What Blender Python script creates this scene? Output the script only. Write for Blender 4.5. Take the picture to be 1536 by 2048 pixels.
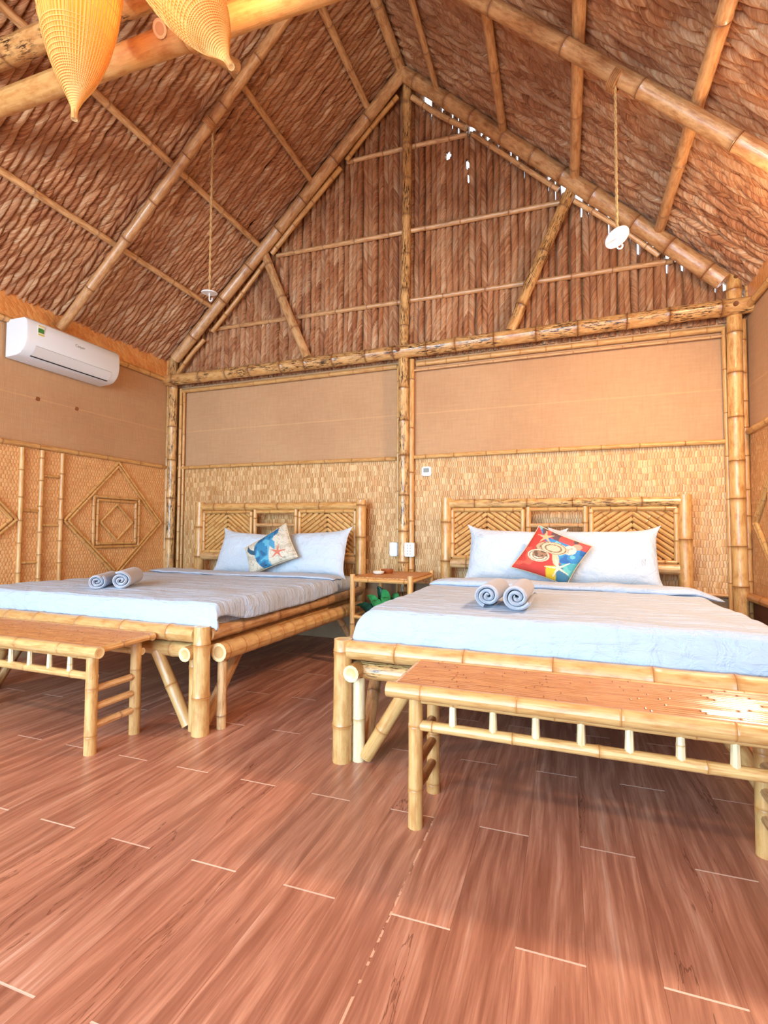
import bpy, math, random
from mathutils import Vector, Matrix, noise
random.seed(7)
PI = math.pi
for o in list(bpy.data.objects):
    bpy.data.objects.remove(o)
C = bpy.context.scene.collection
scene = bpy.context.scene

def hexc(r, g, b, a=1.0):
    f = lambda c: (c/255/12.92) if c/255 <= .04045 else ((c/255+.055)/1.055)**2.4
    return (f(r), f(g), f(b), a)

# ------------------------------------------------------------ camera
cam_d = bpy.data.cameras.new('camera'); cam = bpy.data.objects.new('camera', cam_d); C.objects.link(cam)
F_PX, YAW, PITCH, ROLL = 981.26, .3527, .0386, .0061
fw = Vector((-math.sin(YAW)*math.cos(PITCH), math.cos(YAW)*math.cos(PITCH), math.sin(PITCH)))
rt = Vector((math.cos(YAW), math.sin(YAW), 0)); up = rt.cross(fw)
r2 = rt*math.cos(ROLL)+up*math.sin(ROLL); u2 = -rt*math.sin(ROLL)+up*math.cos(ROLL)
M = Matrix((r2, u2, -fw)).transposed().to_4x4()
M.translation = Vector((1.3272, -4.1133, 1.0))
cam.matrix_world = M
cam_d.sensor_fit = 'VERTICAL'; cam_d.sensor_height = 36; cam_d.sensor_width = 27
cam_d.lens = F_PX/2048*36
cam_d.clip_start = .05
scene.camera = cam

# ------------------------------------------------------------ light, exposure
scene.view_settings.view_transform = 'Standard'
scene.view_settings.look = 'None'
scene.view_settings.gamma = 1
scene.view_settings.use_curve_mapping = False
scene.view_settings.exposure = 0.84
w = bpy.data.worlds.new('sky'); scene.world = w; w.use_nodes = True
bg = w.node_tree.nodes['Background']; bg.inputs[0].default_value = (.62, .82, 1.0, 1); bg.inputs[1].default_value = 2.2

def area(name, loc, target, sx, sy, col, power):
    l = bpy.data.lights.new(name, 'AREA'); l.shape = 'RECTANGLE'; l.size = sx; l.size_y = sy
    l.color = col; l.energy = power
    o = bpy.data.objects.new(name, l); C.objects.link(o); o.location = loc
    d = Vector(target)-Vector(loc); o.rotation_euler = d.to_track_quat('-Z', 'Y').to_euler()
    return o
area('daylight_through_assumed_doorway', (-.6, -8.6, 1.9), (-.3, 0, 1.1), 6.0, 3.4, (.44, .75, 1.0), 440)  # added area light outside the doorway assumed behind the camera
area('assumed_warm_light_right', (2.38, -1.35, 2.5), (1.2, -1.5, .6), .22, .22, (1.0, .70, .46), 24)  # assumed unseen light by the right wall, no lamp body; throws bench shadow forward
# warm bulbs of the hanging lamps (shades further down), then unseen lights without bodies
def bulb_light(name, loc, power, col=(1.0, .66, .36), rad=.06):
    l = bpy.data.lights.new(name, 'POINT'); l.energy = power; l.color = col; l.shadow_soft_size = rad
    o = bpy.data.objects.new(name, l); C.objects.link(o); o.location = loc
    return o
bulb_light('lamp_glow_left', (-.52, -2.75, 3.15), 7)
bulb_light('lamp_glow_middle', (.12, -2.7, 3.1), 9)
bulb_light('assumed_glow_right', (2.4, -1.35, 2.45), 16, (1.0, .66, .4), .09)  # unseen light added at the same assumed spot to warm the right wall
bulb_light('added_glow_rear', (-1.3, -4.6, 2.5), 58, (1.0, .84, .68))  # unseen light added behind the camera to brighten floor and left roof
bulb_light('added_glow_rear_right', (1.1, -4.7, 2.5), 46, (1.0, .72, .48))  # second unseen light added behind the camera, no lamp body

# ------------------------------------------------------------ mesh helpers
class MB:
    def __init__(s): s.v = []; s.f = []; s.uv = []; s.c = []; s.mi = []
    def add(s, vs, fs, uvs=None, cols=None, mi=0):
        b = len(s.v); s.v += [tuple(x) for x in vs]
        s.uv += uvs if uvs else [(0, 0)]*len(vs)
        s.c += cols if cols else [(0, .5, 0, 1)]*len(vs)
        s.f += [tuple(i+b for i in f) for f in fs]; s.mi += [mi]*len(fs)
        return s
    def box(s, lo, hi, mi=0, tone=.5):
        x0, y0, z0 = lo; x1, y1, z1 = hi
        P = [(x0,y0,z0),(x1,y0,z0),(x1,y1,z0),(x0,y1,z0),(x0,y0,z1),(x1,y0,z1),(x1,y1,z1),(x0,y1,z1)]
        for f in [(0,3,2,1),(4,5,6,7),(0,1,5,4),(1,2,6,5),(2,3,7,6),(3,0,4,7)]:
            q = [P[i] for i in f]; a = [i for i in range(3) if max(p[i] for p in q)-min(p[i] for p in q) > 1e-9]
            if len(a) < 2: a = [0, 1]
            s.add(q, [(0,1,2,3)], [(p[a[0]], p[a[1]]) for p in q], [(0, tone, 0, 1)]*4, mi)
        return s
    def grid(s, nu, nv, fn, uvf=None, colf=None, mi=0, skip=None):
        vs, us, cs = [], [], []
        for j in range(nv+1):
            for i in range(nu+1):
                a, b = i/nu, j/nv
                vs.append(tuple(fn(a, b))); us.append(uvf(a, b) if uvf else (a, b)); cs.append(colf(a, b) if colf else (0, .5, 0, 1))
        fs = []
        for j in range(nv):
            for i in range(nu):
                if skip and skip((i+.5)/nu, (j+.5)/nv): continue
                k = j*(nu+1)+i; fs.append((k, k+1, k+nu+2, k+nu+1))
        return s.add(vs, fs, us, cs, mi)
    def ring_tube(s, pts, rad, seg=10, tone=.5, caps=True, masks=None, mi=0):
        """sweep circles of radius rad[i] along pts"""
        n = len(pts); P = [Vector(p) for p in pts]
        d0 = (P[1]-P[0]).normalized(); ref = Vector((0,0,1)) if abs(d0.z) < .9 else Vector((0,1,0))
        a = d0.cross(ref).normalized(); vs, us, cs = [], [], []; L = 0
        for i in range(n):
            d = (P[min(i+1, n-1)]-P[max(i-1, 0)]).normalized()
            a = (a-d*a.dot(d)).normalized(); b = d.cross(a)
            if i: L += (P[i]-P[i-1]).length
            r = rad[i] if hasattr(rad, '__len__') else rad
            for k in range(seg+1):
                t = 2*PI*k/seg
                vs.append(P[i]+a*math.cos(t)*r+b*math.sin(t)*r); us.append((k/seg, L))
                cs.append(((masks[i] if masks else 0), tone, 0, 1))
        fs = [(i*(seg+1)+k, (i+1)*(seg+1)+k, (i+1)*(seg+1)+k+1, i*(seg+1)+k+1) for i in range(n-1) for k in range(seg)]
        s.add(vs, fs, us, cs, mi)
        if caps:
            for i, sg in ((0, -1), (n-1, 1)):
                d = (P[min(i+1, n-1)]-P[max(i-1, 0)]).normalized(); aa = vs[i*(seg+1)]-P[i]; bb = d.cross(aa)
                r = [1, .72, .62, 0]; dep = [0, 0, .05, .05]; cc = [.55, 1, .25, .35]
                vv, c2 = [], []
                for q in range(4):
                    for k in range(seg):
                        t = 2*PI*k/seg; dd = dep[q]*aa.length
                        vv.append(P[i]-d*sg*dd+(aa*math.cos(t)+bb*math.sin(t))*r[q]); c2.append((0, tone, cc[q], 1))
                ff = []
                for q in range(3):
                    for k in range(seg):
                        A = (q*seg+k, q*seg+(k+1) % seg, (q+1)*seg+(k+1) % seg, (q+1)*seg+k)
                        ff.append(A if sg > 0 else A[::-1])
                s.add(vv, ff, None, c2, mi)
        return s
    def culm(s, A, B, r, r1=None, node=.3, seg=14, bend=.0, tone=None, caps=True, rng=random, bump=1.0, mi=0):
        """a bamboo culm with swollen, grooved nodes"""
        A = Vector(A); B = Vector(B); L = (B-A).length; d = (B-A)/L
        r1 = r if r1 is None else r1
        ref = Vector((0,0,1)) if abs(d.z) < .9 else Vector((1,0,0))
        side = d.cross(ref).normalized(); oth = side.cross(d)
        ang = rng.uniform(0, 2*PI); bd = (side*math.cos(ang)+oth*math.sin(ang))*bend
        ts = [(0, 1, 0)]; x = rng.uniform(.15, .85)*node
        while x < L-.03:
            e = r*.22
            for dx, k, m in ((-3.2*e, 1, 0), (-1.3*e, 1+.035*bump, .25), (-.35*e, 1+.08*bump, .8), (.05*e, 1-.0*bump, 1), (.45*e, 1+.085*bump, .6), (1.6*e, 1+.02*bump, .15), (3.6*e, 1, 0)):
                t = x+dx
                if ts[-1][0]+1e-4 < t < L-1e-3: ts.append((t, k, m))
            x += node*rng.uniform(.82, 1.18)
        nmid = 2
        ts.append((L, 1, 0))
        out = []
        for i, q in enumerate(ts):
            out.append(q)
            if i < len(ts)-1 and ts[i+1][0]-q[0] > node*.4:
                m = (q[0]+ts[i+1][0])/2; out.append((m, (q[1]+ts[i+1][1])/2*.985, 0))
        pts = [A+d*t+bd*math.sin(PI*t/L) for t, k, m in out]
        rad = [(r+(r1-r)*t/L)*k for t, k, m in out]
        return s.ring_tube(pts, rad, seg, tone if tone is not None else rng.random(), caps, [m for t, k, m in out], mi)
    def build(s, name, mats, parent=None, origin=None, smooth=True, local=False):
        me = bpy.data.meshes.new(name)
        if local or (origin is None and parent is None): org = Vector((0,0,0))
        elif origin is not None: org = Vector(origin)
        else: org = WORLD.get(parent.name, Vector((0,0,0)))
        vs = [(x-org.x, y-org.y, z-org.z) for x, y, z in s.v]
        me.from_pydata(vs, [], s.f)
        ul = me.uv_layers.new(name='UVMap'); ca = me.color_attributes.new('tone', 'FLOAT_COLOR', 'POINT')
        idx = [0]*len(me.loops); me.loops.foreach_get('vertex_index', idx)
        ul.data.foreach_set('uv', [c for i in idx for c in s.uv[i]])
        ca.data.foreach_set('color', [c for q in s.c for c in q])
        me.polygons.foreach_set('use_smooth', [smooth]*len(me.polygons))
        me.polygons.foreach_set('material_index', s.mi)
        if not isinstance(mats, (list, tuple)): mats = [mats]
        for m in mats: me.materials.append(m)
        me.validate(); me.update()
        if smooth:
            try: me.set_sharp_from_angle(angle=math.radians(42))
            except Exception: pass
        o = bpy.data.objects.new(name, me); C.objects.link(o)
        if parent: o.parent = parent; WORLD[o.name] = WORLD.get(parent.name, Vector((0,0,0)))
        elif not local: o.location = org; WORLD[o.name] = org
        return o
WORLD = {}
def empty(name, loc, label, cat, group=None, rot=None):
    o = bpy.data.objects.new(name, None); C.objects.link(o); o.location = loc; o.empty_display_size = .1
    if rot: o.rotation_euler = rot
    WORLD[o.name] = Vector(loc); return tag(o, label, cat, group)
def tag(o, label, cat, group=None, kind=None):
    o['label'] = label; o['category'] = cat
    if group: o['group'] = group
    if kind: o['kind'] = kind
    return o
def struct(o, label=None):
    o['kind'] = 'structure'
    if label: o['label'] = label
    return o

# ------------------------------------------------------------ materials
class NT:
    def __init__(s, name):
        s.m = bpy.data.materials.new(name); s.m.use_nodes = True; s.t = s.m.node_tree
        s.b = s.t.nodes['Principled BSDF']
    def n(s, typ, **kw):
        x = s.t.nodes.new(typ)
        for k, v in kw.items(): setattr(x, k, v)
        return x
    def l(s, a, b): s.t.links.new(a, b)
    def val(s, sock, v):
        if hasattr(v, 'links') or hasattr(v, 'is_linked'): s.l(v, sock)
        else: sock.default_value = v
    def math(s, op, a, b=None, c=None):
        x = s.n('ShaderNodeMath', operation=op); s.val(x.inputs[0], a)
        if b is not None: s.val(x.inputs[1], b)
        if c is not None: s.val(x.inputs[2], c)
        return x.outputs[0]
    def mix(s, fac, a, b, mode='MIX'):
        x = s.n('ShaderNodeMix', data_type='RGBA', blend_type=mode); s.val(x.inputs[0], fac); s.val(x.inputs[6], a); s.val(x.inputs[7], b)
        return x.outputs[2]
    def ramp(s, fac, stops):
        x = s.n('ShaderNodeValToRGB'); e = x.color_ramp.elements
        while len(e) < len(stops): e.new(.5)
        for q, (p, c) in zip(e, stops): q.position = p; q.color = c if hasattr(c, '__len__') else (c, c, c, 1)
        s.val(x.inputs[0], fac); return x.outputs[0]
    def noise(s, vec, scale, detail=3, rough=.5, dist=0):
        x = s.n('ShaderNodeTexNoise'); s.l(vec, x.inputs['Vector']); x.inputs['Scale'].default_value = scale
        x.inputs['Detail'].default_value = detail; x.inputs['Roughness'].default_value = rough; x.inputs['Distortion'].default_value = dist
        return x.outputs[0]
    def sep(s, v): x = s.n('ShaderNodeSeparateXYZ'); s.l(v, x.inputs[0]); return x.outputs
    def comb(s, a, b, c): 
        x = s.n('ShaderNodeCombineXYZ'); s.val(x.inputs[0], a); s.val(x.inputs[1], b); s.val(x.inputs[2], c); return x.outputs[0]
    def bump(s, h, st=.3, dist=.01):
        x = s.n('ShaderNodeBump'); x.inputs['Strength'].default_value = st; x.inputs['Distance'].default_value = dist
        s.l(h, x.inputs['Height']); s.l(x.outputs[0], s.b.inputs['Normal'])
    def uv(s): return s.n('ShaderNodeUVMap', uv_map='UVMap').outputs[0]
    def obj(s): return s.n('ShaderNodeTexCoord').outputs['Object']
    def attr(s): 
        a = s.n('ShaderNodeAttribute', attribute_name='tone'); x = s.n('ShaderNodeSeparateColor'); s.l(a.outputs['Color'], x.inputs[0]); s._acol = a.outputs['Color']; return x.outputs
    def set(s, **kw):
        for k, v in kw.items(): s.val(s.b.inputs[k.replace('_', ' ')], v)
        return s.m

def mat_bamboo(name, base, light, dark, nodec, spots=0.0, rough=.32, coat=.35, spotc=(60, 38, 20)):
    t = NT(name); a = t.attr(); u = t.sep(t.uv())
    seed = t.math('MULTIPLY', a[1], 37.0)
    ang = t.math('MULTIPLY', u[0], 2*PI)
    cx, sx = t.math('COSINE', ang), t.math('SINE', ang)
    v1 = t.comb(t.math('MULTIPLY', cx, 2.2), t.math('MULTIPLY', sx, 2.2), t.math('ADD', t.math('MULTIPLY', u[1], 1.6), seed))
    st = t.noise(v1, 2.5, 5, .6)
    col = t.mix(t.ramp(st, [(.3, 0.0), (.7, 1.0)]), base, light)
    v2 = t.comb(t.math('MULTIPLY', cx, 1.0), t.math('MULTIPLY', sx, 1.0), t.math('ADD', t.math('MULTIPLY', u[1], 7.0), seed))
    bl = t.noise(v2, 1.6, 4, .6)
    col = t.mix(t.ramp(bl, [(.45, 0.0), (.7, .85)]), col, dark)
    col = t.mix(t.math('MULTIPLY', a[1], .35), col, t.mix(1.0, col, dark, 'MULTIPLY') if False else dark)
    if spots:
        v3 = t.comb(t.math('MULTIPLY', cx, 1.6), t.math('MULTIPLY', sx, 1.6), t.math('ADD', t.math('MULTIPLY', u[1], 5.0), seed))
        sp = t.noise(v3, 3.5, 6, .75); big = t.noise(v2, .6, 2)
        m = t.math('MULTIPLY', t.ramp(sp, [(.49, 0.0), (.56, 1.0)]), t.ramp(big, [(.4, 0.0), (.52, spots)]))
        col = t.mix(m, col, hexc(*spotc))
    col = t.mix(t.math('MULTIPLY', a[0], .8), col, nodec)
    col = t.mix(a[2], col, hexc(236, 214, 160))
    t.l(col, t.b.inputs['Base Color'])
    v4 = t.comb(t.math('MULTIPLY', cx, 6), t.math('MULTIPLY', sx, 6), t.math('MULTIPLY', u[1], 3))
    t.bump(t.noise(v4, 3, 3), .25, .004)
    return t.set(Roughness=rough, Coat_Weight=coat, Coat_Roughness=.18)
BLOND = mat_bamboo('bamboo_blond', hexc(210, 166, 102), hexc(226, 188, 126), hexc(184, 124, 64), hexc(176, 116, 58), .12, .34, .35, (150, 96, 40))
PALE = mat_bamboo('bamboo_pale', hexc(232, 214, 168), hexc(240, 228, 190), hexc(214, 182, 128), hexc(190, 150, 96))
GOLD = mat_bamboo('bamboo_golden', hexc(220, 168, 98), hexc(234, 192, 126), hexc(184, 116, 50), hexc(132, 76, 32), .2)
TAN = mat_bamboo('bamboo_tan', hexc(224, 178, 122), hexc(236, 196, 142), hexc(168, 108, 58), hexc(130, 78, 42), .25)
WEATHER = mat_bamboo('bamboo_weathered', hexc(220, 172, 108), hexc(232, 192, 130), hexc(176, 116, 58), hexc(120, 72, 36), 1.0)
BENCHTOP = mat_bamboo('bamboo_slat_brown', hexc(206, 140, 84), hexc(220, 158, 100), hexc(172, 104, 56), hexc(120, 66, 34), .25, .3, .5)
RUNG = mat_bamboo('bamboo_brown', hexc(178, 116, 62), hexc(200, 138, 80), hexc(140, 84, 42), hexc(96, 54, 28), .2)

def mat_thatch():
    t = NT('thatch_leaf_rope'); a = t.attr(); u = t.sep(t.uv())
    fib = t.noise(t.comb(t.math('MULTIPLY', u[0], 11.0), t.math('MULTIPLY', u[1], 3.0), t.math('MULTIPLY', a[1], 60)), 1.0, 6, .68)
    col = t.ramp(t.math('ADD', t.math('MULTIPLY', fib, .85), t.math('MULTIPLY', a[0], .2)),
                 [(.25, hexc(92, 46, 28)), (.39, hexc(176, 110, 70)), (.55, hexc(224, 166, 118)), (.72, hexc(252, 222, 182))])
    col = t.mix(t.math('MULTIPLY', a[1], .4), col, hexc(150, 92, 62))
    big = t.noise(t.obj(), .9, 3)
    col = t.mix(t.ramp(big, [(.35, 0.0), (.7, .3)]), col, hexc(196, 140, 92))
    t.l(col, t.b.inputs['Base Color']); t.bump(fib, 1.0, .02)
    return t.set(Roughness=.42)
THATCH = mat_thatch()

def mat_weave(name, c1, c2, gap, wx, wz, off=.5, rot=0, gapamt=1.0, blot=(150, 90, 44)):
    t = NT(name); mp = t.n('ShaderNodeMapping'); t.l(t.uv(), mp.inputs[0]); mp.inputs['Rotation'].default_value = (0, 0, rot)
    s = t.sep(mp.outputs[0])
    wob = t.math('MULTIPLY', t.math('SUBTRACT', t.noise(t.uv(), 14, 3), .5), wx*1.6)
    wob2 = t.math('MULTIPLY', t.math('SUBTRACT', t.noise(t.uv(), 5, 2), .5), wz*1.2)
    x = t.math('DIVIDE', t.math('ADD', s[0], wob), wx); z = t.math('DIVIDE', t.math('ADD', s[1], wob2), wz)
    row = t.math('FLOOR', z); fz = t.math('FRACT', z)
    x = t.math('ADD', x, t.math('MULTIPLY', row, off))
    col_i = t.math('FLOOR', x); fx = t.math('FRACT', x)
    wn = t.n('ShaderNodeTexWhiteNoise', noise_dimensions='3D'); t.l(t.comb(col_i, row, 3), wn.inputs[0]); r1 = wn.outputs[0]
    wn2 = t.n('ShaderNodeTexWhiteNoise', noise_dimensions='3D'); t.l(t.comb(col_i, row, 9), wn2.inputs[0]); r2_ = wn2.outputs[0]
    hx = t.math('SUBTRACT', 1.0, t.math('POWER', t.math('ABSOLUTE', t.math('SUBTRACT', t.math('MULTIPLY', fx, 2), 1)), 3))
    hz = t.math('SUBTRACT', 1.0, t.math('POWER', t.math('ABSOLUTE', t.math('SUBTRACT', t.math('MULTIPLY', fz, 2), 1)), 9))
    h = t.math('MULTIPLY', hx, hz)
    isgap = t.math('MULTIPLY', t.math('MULTIPLY', t.math('GREATER_THAN', fx, .66), t.math('GREATER_THAN', r2_, .3)), gapamt)
    h2 = t.math('MULTIPLY', h, t.math('SUBTRACT', 1.0, t.math('MULTIPLY', isgap, 1.6)))
    col = t.mix(t.math('MULTIPLY', r1, .8), c1, c2)
    col = t.mix(t.math('MULTIPLY', t.math('MULTIPLY', isgap, h), .8), col, gap)
    col = t.mix(t.math('MULTIPLY', t.math('SUBTRACT', 1.0, h), .12), col, gap)
    b = t.noise(t.uv(), 3.2, 5, .7)
    col = t.mix(t.ramp(b, [(.52, 0.0), (.8, .55)]), col, hexc(*blot))
    b2 = t.noise(t.uv(), 22, 2, .5)
    col = t.mix(t.ramp(b2, [(.68, 0.0), (.8, .6)]), col, hexc(*blot))
    t.l(col, t.b.inputs['Base Color']); t.bump(h2, .55, .005)
    return t.set(Roughness=.5)
WEAVE = mat_weave('woven_bamboo_mat', hexc(208, 156, 96), hexc(244, 206, 150), hexc(140, 82, 44), .0185, .05)
WEAVE_L = mat_weave('woven_bamboo_mat_side', hexc(222, 164, 106), hexc(236, 186, 126), hexc(150, 86, 46), .026, .030, gapamt=.5)
FASCIA = mat_weave('woven_fascia_mat', hexc(224, 148, 80), hexc(238, 178, 108), hexc(170, 90, 36), .085, .03, .5, PI/4, .25)
TABLETOP = mat_weave('woven_table_mat', hexc(196, 130, 66), hexc(214, 152, 86), hexc(130, 74, 34), .03, .012)

def mat_burlap():
    t = NT('burlap_cloth'); mp = t.uv(); s = t.sep(mp)
    a = t.math('SINE', t.math('MULTIPLY', s[0], 900)); b = t.math('SINE', t.math('MULTIPLY', s[1], 900))
    n = t.noise(t.comb(t.math('MULTIPLY', s[0], 60), t.math('MULTIPLY', s[1], 6), 0), 1, 4, .6)
    n2 = t.noise(t.comb(t.math('MULTIPLY', s[0], 6), t.math('MULTIPLY', s[1], 60), 4), 1, 4, .6)
    k = t.math('MULTIPLY', t.math('ADD', n, n2), .5)
    col = t.ramp(k, [(.15, hexc(184, 142, 104)), (.85, hexc(208, 168, 126))])
    big = t.noise(mp, 1.3, 3); col = t.mix(t.ramp(big, [(.45, 0.0), (.75, .3)]), col, hexc(160, 112, 80))
    line = t.math('LESS_THAN', t.math('ABSOLUTE', t.math('SUBTRACT', s[1], 2.04)), .005)
    t.l(t.mix(t.math('MULTIPLY', line, .35), col, hexc(226, 178, 128)), t.b.inputs['Base Color'])
    t.bump(t.math('ADD', t.math('MULTIPLY', t.math('ADD', a, b), .15), k), .4, .004)
    return t.set(Roughness=.85, Specular_IOR_Level=.2)
BURLAP = mat_burlap()

def mat_plain(name, c, rough=.5, c2=None, scale=8, bump=0, **kw):
    t = NT(name)
    if c2:
        n = t.noise(t.obj(), scale, 5, .6); t.l(t.mix(t.ramp(n, [(.35, 0.0), (.7, 1.0)]), hexc(*c), hexc(*c2)), t.b.inputs['Base Color'])
        if bump: t.bump(n, bump, .01)
    else: t.b.inputs['Base Color'].default_value = hexc(*c)
    return t.set(Roughness=rough, **kw)
PLASTER = mat_plain('skirting_plaster', (172, 140, 108), .8, (150, 118, 88), 4, .1)
WHITEPL = mat_plain('white_plastic', (232, 240, 246), .3)
GREYPL = mat_plain('grey_screen', (120, 118, 104), .35)
DARK = mat_plain('dark_gap', (30, 26, 22), .8)
LOGO = mat_plain('grey_lettering', (120, 122, 126), .5)
ROPE = mat_plain('jute_rope', (206, 172, 116), .8, (180, 140, 88), 60, .4)
LASH = mat_plain('cane_lashing', (196, 140, 86), .6, (166, 110, 62), 50, .3)
KNOT = mat_plain('dark_peg', (120, 70, 34), .6)
LEAF = mat_plain('leaf_green', (88, 184, 104), .35, (56, 150, 76), 20)
LEAFD = mat_plain('leaf_dark', (26, 84, 60), .4, (14, 60, 44), 20)
POT = mat_plain('pot_glaze', (196, 176, 146), .4, (176, 150, 118), 12)
SOIL = mat_plain('soil', (58, 40, 28), .9, (40, 28, 20), 40)
ASHB = mat_plain('brown_ashtray', (156, 84, 40), .3)
ROOFSKIN = mat_plain('roof_light_stop', (96, 66, 46), .9)

def mat_fabric(name, c, c2, stripe=True, terry=False):
    t = NT(name); o = t.obj(); s = t.sep(o)
    if terry:
        n = t.noise(o, 260, 3, .7); t.bump(n, .8, .006)
        t.l(t.mix(n, hexc(*c), hexc(*c2)), t.b.inputs['Base Color'])
        return t.set(Roughness=.95, Sheen_Weight=.4)
    n = t.noise(t.comb(t.math('MULTIPLY', s[0], 1.2), t.math('MULTIPLY', s[1], 16), t.math('MULTIPLY', s[2], 5)), 1.6, 5, .6, .4)
    n2 = t.noise(o, 12, 4, .6, 1.2)
    t.b.inputs['Base Color'].default_value = hexc(*c)
    t.bump(t.math('ADD', t.math('MULTIPLY', n, 1.0 if stripe else .4), t.math('MULTIPLY', n2, .5)), .75, .035)
    return t.set(Roughness=.7, Sheen_Weight=.15)
LINEN = mat_fabric('white_cotton_sheet', (180, 196, 216), (235, 235, 240))
PILLOWM = mat_fabric('white_cotton_pillow', (198, 210, 222), (235, 235, 240), False)
TERRY = mat_fabric('grey_blue_terry', (206, 212, 224), (172, 180, 196), terry=True)

def mat_print():
    t = NT('printed_cushion_cloth'); t.attr(); n = t.noise(t.obj(), 60, 4, .6)
    col = t.mix(t.math('MULTIPLY', n, .12), t._acol, hexc(90, 80, 70))
    t.l(col, t.b.inputs['Base Color']); t.bump(n, .25, .003)
    return t.set(Roughness=.75)
PRINT = mat_print()

def mat_floor():
    t = NT('wood_look_floor_tile'); s = t.sep(t.obj())
    W, L = .1585, .93
    xs = t.math('DIVIDE', t.math('ADD', s[0], .06), W); ci = t.math('FLOOR', xs); fx = t.math('FRACT', xs)
    par = t.math('MODULO', t.math('ADD', ci, 100.0), 2.0)
    y = t.math('SUBTRACT', s[1], t.math('MULTIPLY', s[0], .024))
    v = t.math('DIVIDE', t.math('ADD', t.math('ADD', y, 2.885), t.math('MULTIPLY', par, .47)), L)
    ri = t.math('FLOOR', v); fv = t.math('FRACT', v)
    dj = t.math('MINIMUM', fv, t.math('SUBTRACT', 1.0, fv)); joint = t.math('LESS_THAN', dj, .003)
    wn = t.n('ShaderNodeTexWhiteNoise', noise_dimensions='3D'); t.l(t.comb(ci, ri, 1.5), wn.inputs[0]); rnd = wn.outputs[0]
    wn3 = t.n('ShaderNodeTexWhiteNoise', noise_dimensions='3D'); t.l(t.comb(ci, ri, 5.5), wn3.inputs[0])
    jl = t.math('MULTIPLY', joint, t.math('ADD', .55, t.math('MULTIPLY', wn3.outputs[0], .45)))
    seed = t.math('MULTIPLY', rnd, 40)
    warp = t.noise(t.comb(t.math('MULTIPLY', s[0], 4), t.math('MULTIPLY', s[1], 1.3), seed), 1, 2)
    g = t.noise(t.comb(t.math('ADD', t.math('MULTIPLY', s[0], 26), t.math('MULTIPLY', warp, 3)), t.math('MULTIPLY', s[1], 1.6), seed), 1, 7, .62)
    col = t.ramp(g, [(.28, hexc(146, 92, 70)), (.45, hexc(172, 114, 90)), (.58, hexc(202, 142, 114)), (.75, hexc(226, 182, 158))])
    fine = t.noise(t.comb(t.math('MULTIPLY', s[0], 150), t.math('MULTIPLY', s[1], 5), seed), 1, 3, .6)
    col = t.mix(t.ramp(fine, [(.35, .3), (.6, 0.0)]), col, hexc(116, 58, 36))
    crk = t.noise(t.comb(t.math('ADD', t.math('MULTIPLY', s[0], 11), t.math('MULTIPLY', warp, 2)), t.math('MULTIPLY', s[1], 1.1), t.math('ADD', seed, 7)), 1, 5, .6)
    cm = t.math('LESS_THAN', t.math('ABSOLUTE', t.math('SUBTRACT', crk, .64)), .006)
    col = t.mix(t.math('MULTIPLY', cm, .55), col, hexc(86, 40, 24))
    col = t.mix(t.math('MULTIPLY', t.math('SUBTRACT', rnd, .5), .3), col, hexc(214, 140, 104))
    col = t.mix(t.math('MULTIPLY', t.math('SUBTRACT', .5, rnd), .35), col, hexc(112, 60, 38))
    # thin dark long seam, pale grout in the end joints, a grouted seam to the right of the middle
    sl = t.math('LESS_THAN', t.math('MINIMUM', fx, t.math('SUBTRACT', 1.0, fx)), .006)
    col = t.mix(t.math('MULTIPLY', sl, .4), col, hexc(104, 56, 38))
    col = t.mix(jl, col, hexc(244, 214, 194))
    gs = t.math('LESS_THAN', t.math('ABSOLUTE', t.math('SUBTRACT', s[0], .893)), .003)
    gn = t.math('GREATER_THAN', t.noise(t.obj(), 34, 3), .5)
    front = t.math('LESS_THAN', s[1], -2.42)
    col = t.mix(t.math('MULTIPLY', t.math('MULTIPLY', gs, gn), t.math('MULTIPLY', front, .8)), col, hexc(228, 180, 148))
    t.l(col, t.b.inputs['Base Color'])
    rg = t.ramp(t.noise(t.obj(), 7, 4), [(.3, .27), (.8, .4)])
    t.l(rg, t.b.inputs['Roughness'])
    t.bump(t.math('ADD', t.math('MULTIPLY', fine, .3), t.math('MULTIPLY', g, .6)), .12, .003)
    return t.set(Specular_IOR_Level=.55)
FLOOR = mat_floor()

# ------------------------------------------------------------ setting
XL, XR, YB, YF = -2.64, 2.575, .06, -5.7
struct(MB().box((XL-.1, YF-.4, -.1), (XR+.1, YB+.2, 0)).build('floor', FLOOR, origin=(0, 0, 0), smooth=False))
def panel(name, axis, c, lo, hi, mat, parent, th=.012, sgn=1):
    """thin mat on a wall; UV in metres along the wall and up"""
    b = MB()
    if axis == 'y': P = [(lo[0], c, lo[1]), (hi[0], c, lo[1]), (hi[0], c, hi[1]), (lo[0], c, hi[1])]; d = (0, th, 0)
    else: P = [(c, lo[0], lo[1]), (c, hi[0], lo[1]), (c, hi[0], hi[1]), (c, lo[0], hi[1])]; d = (th*sgn, 0, 0)
    uv = [(lo[0], lo[1]), (hi[0], lo[1]), (hi[0], hi[1]), (lo[0], hi[1])]
    Q = [tuple(p[i]+d[i] for i in range(3)) for p in P]
    b.add(P, [(0, 1, 2, 3)], uv)
    b.add(Q, [(3, 2, 1, 0)], uv)
    b.add(P+Q, [(0, 4, 5, 1), (1, 5, 6, 2), (2, 6, 7, 3), (3, 7, 4, 0)], uv+uv)
    return b.build(name, mat, parent, smooth=False)
wb = struct(MB().box((XL-.1, YB, 0), (XR+.1, YB+.1, 2.6)).build('wall_back', PLASTER, smooth=False, origin=(0, YB, 0)))
panel('burlap_panel', 'y', .035, (XL, 1.65), (-.02, 2.56), BURLAP, wb)
panel('burlap_panel', 'y', .035, (.02, 1.65), (XR, 2.56), BURLAP, wb)
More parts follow.
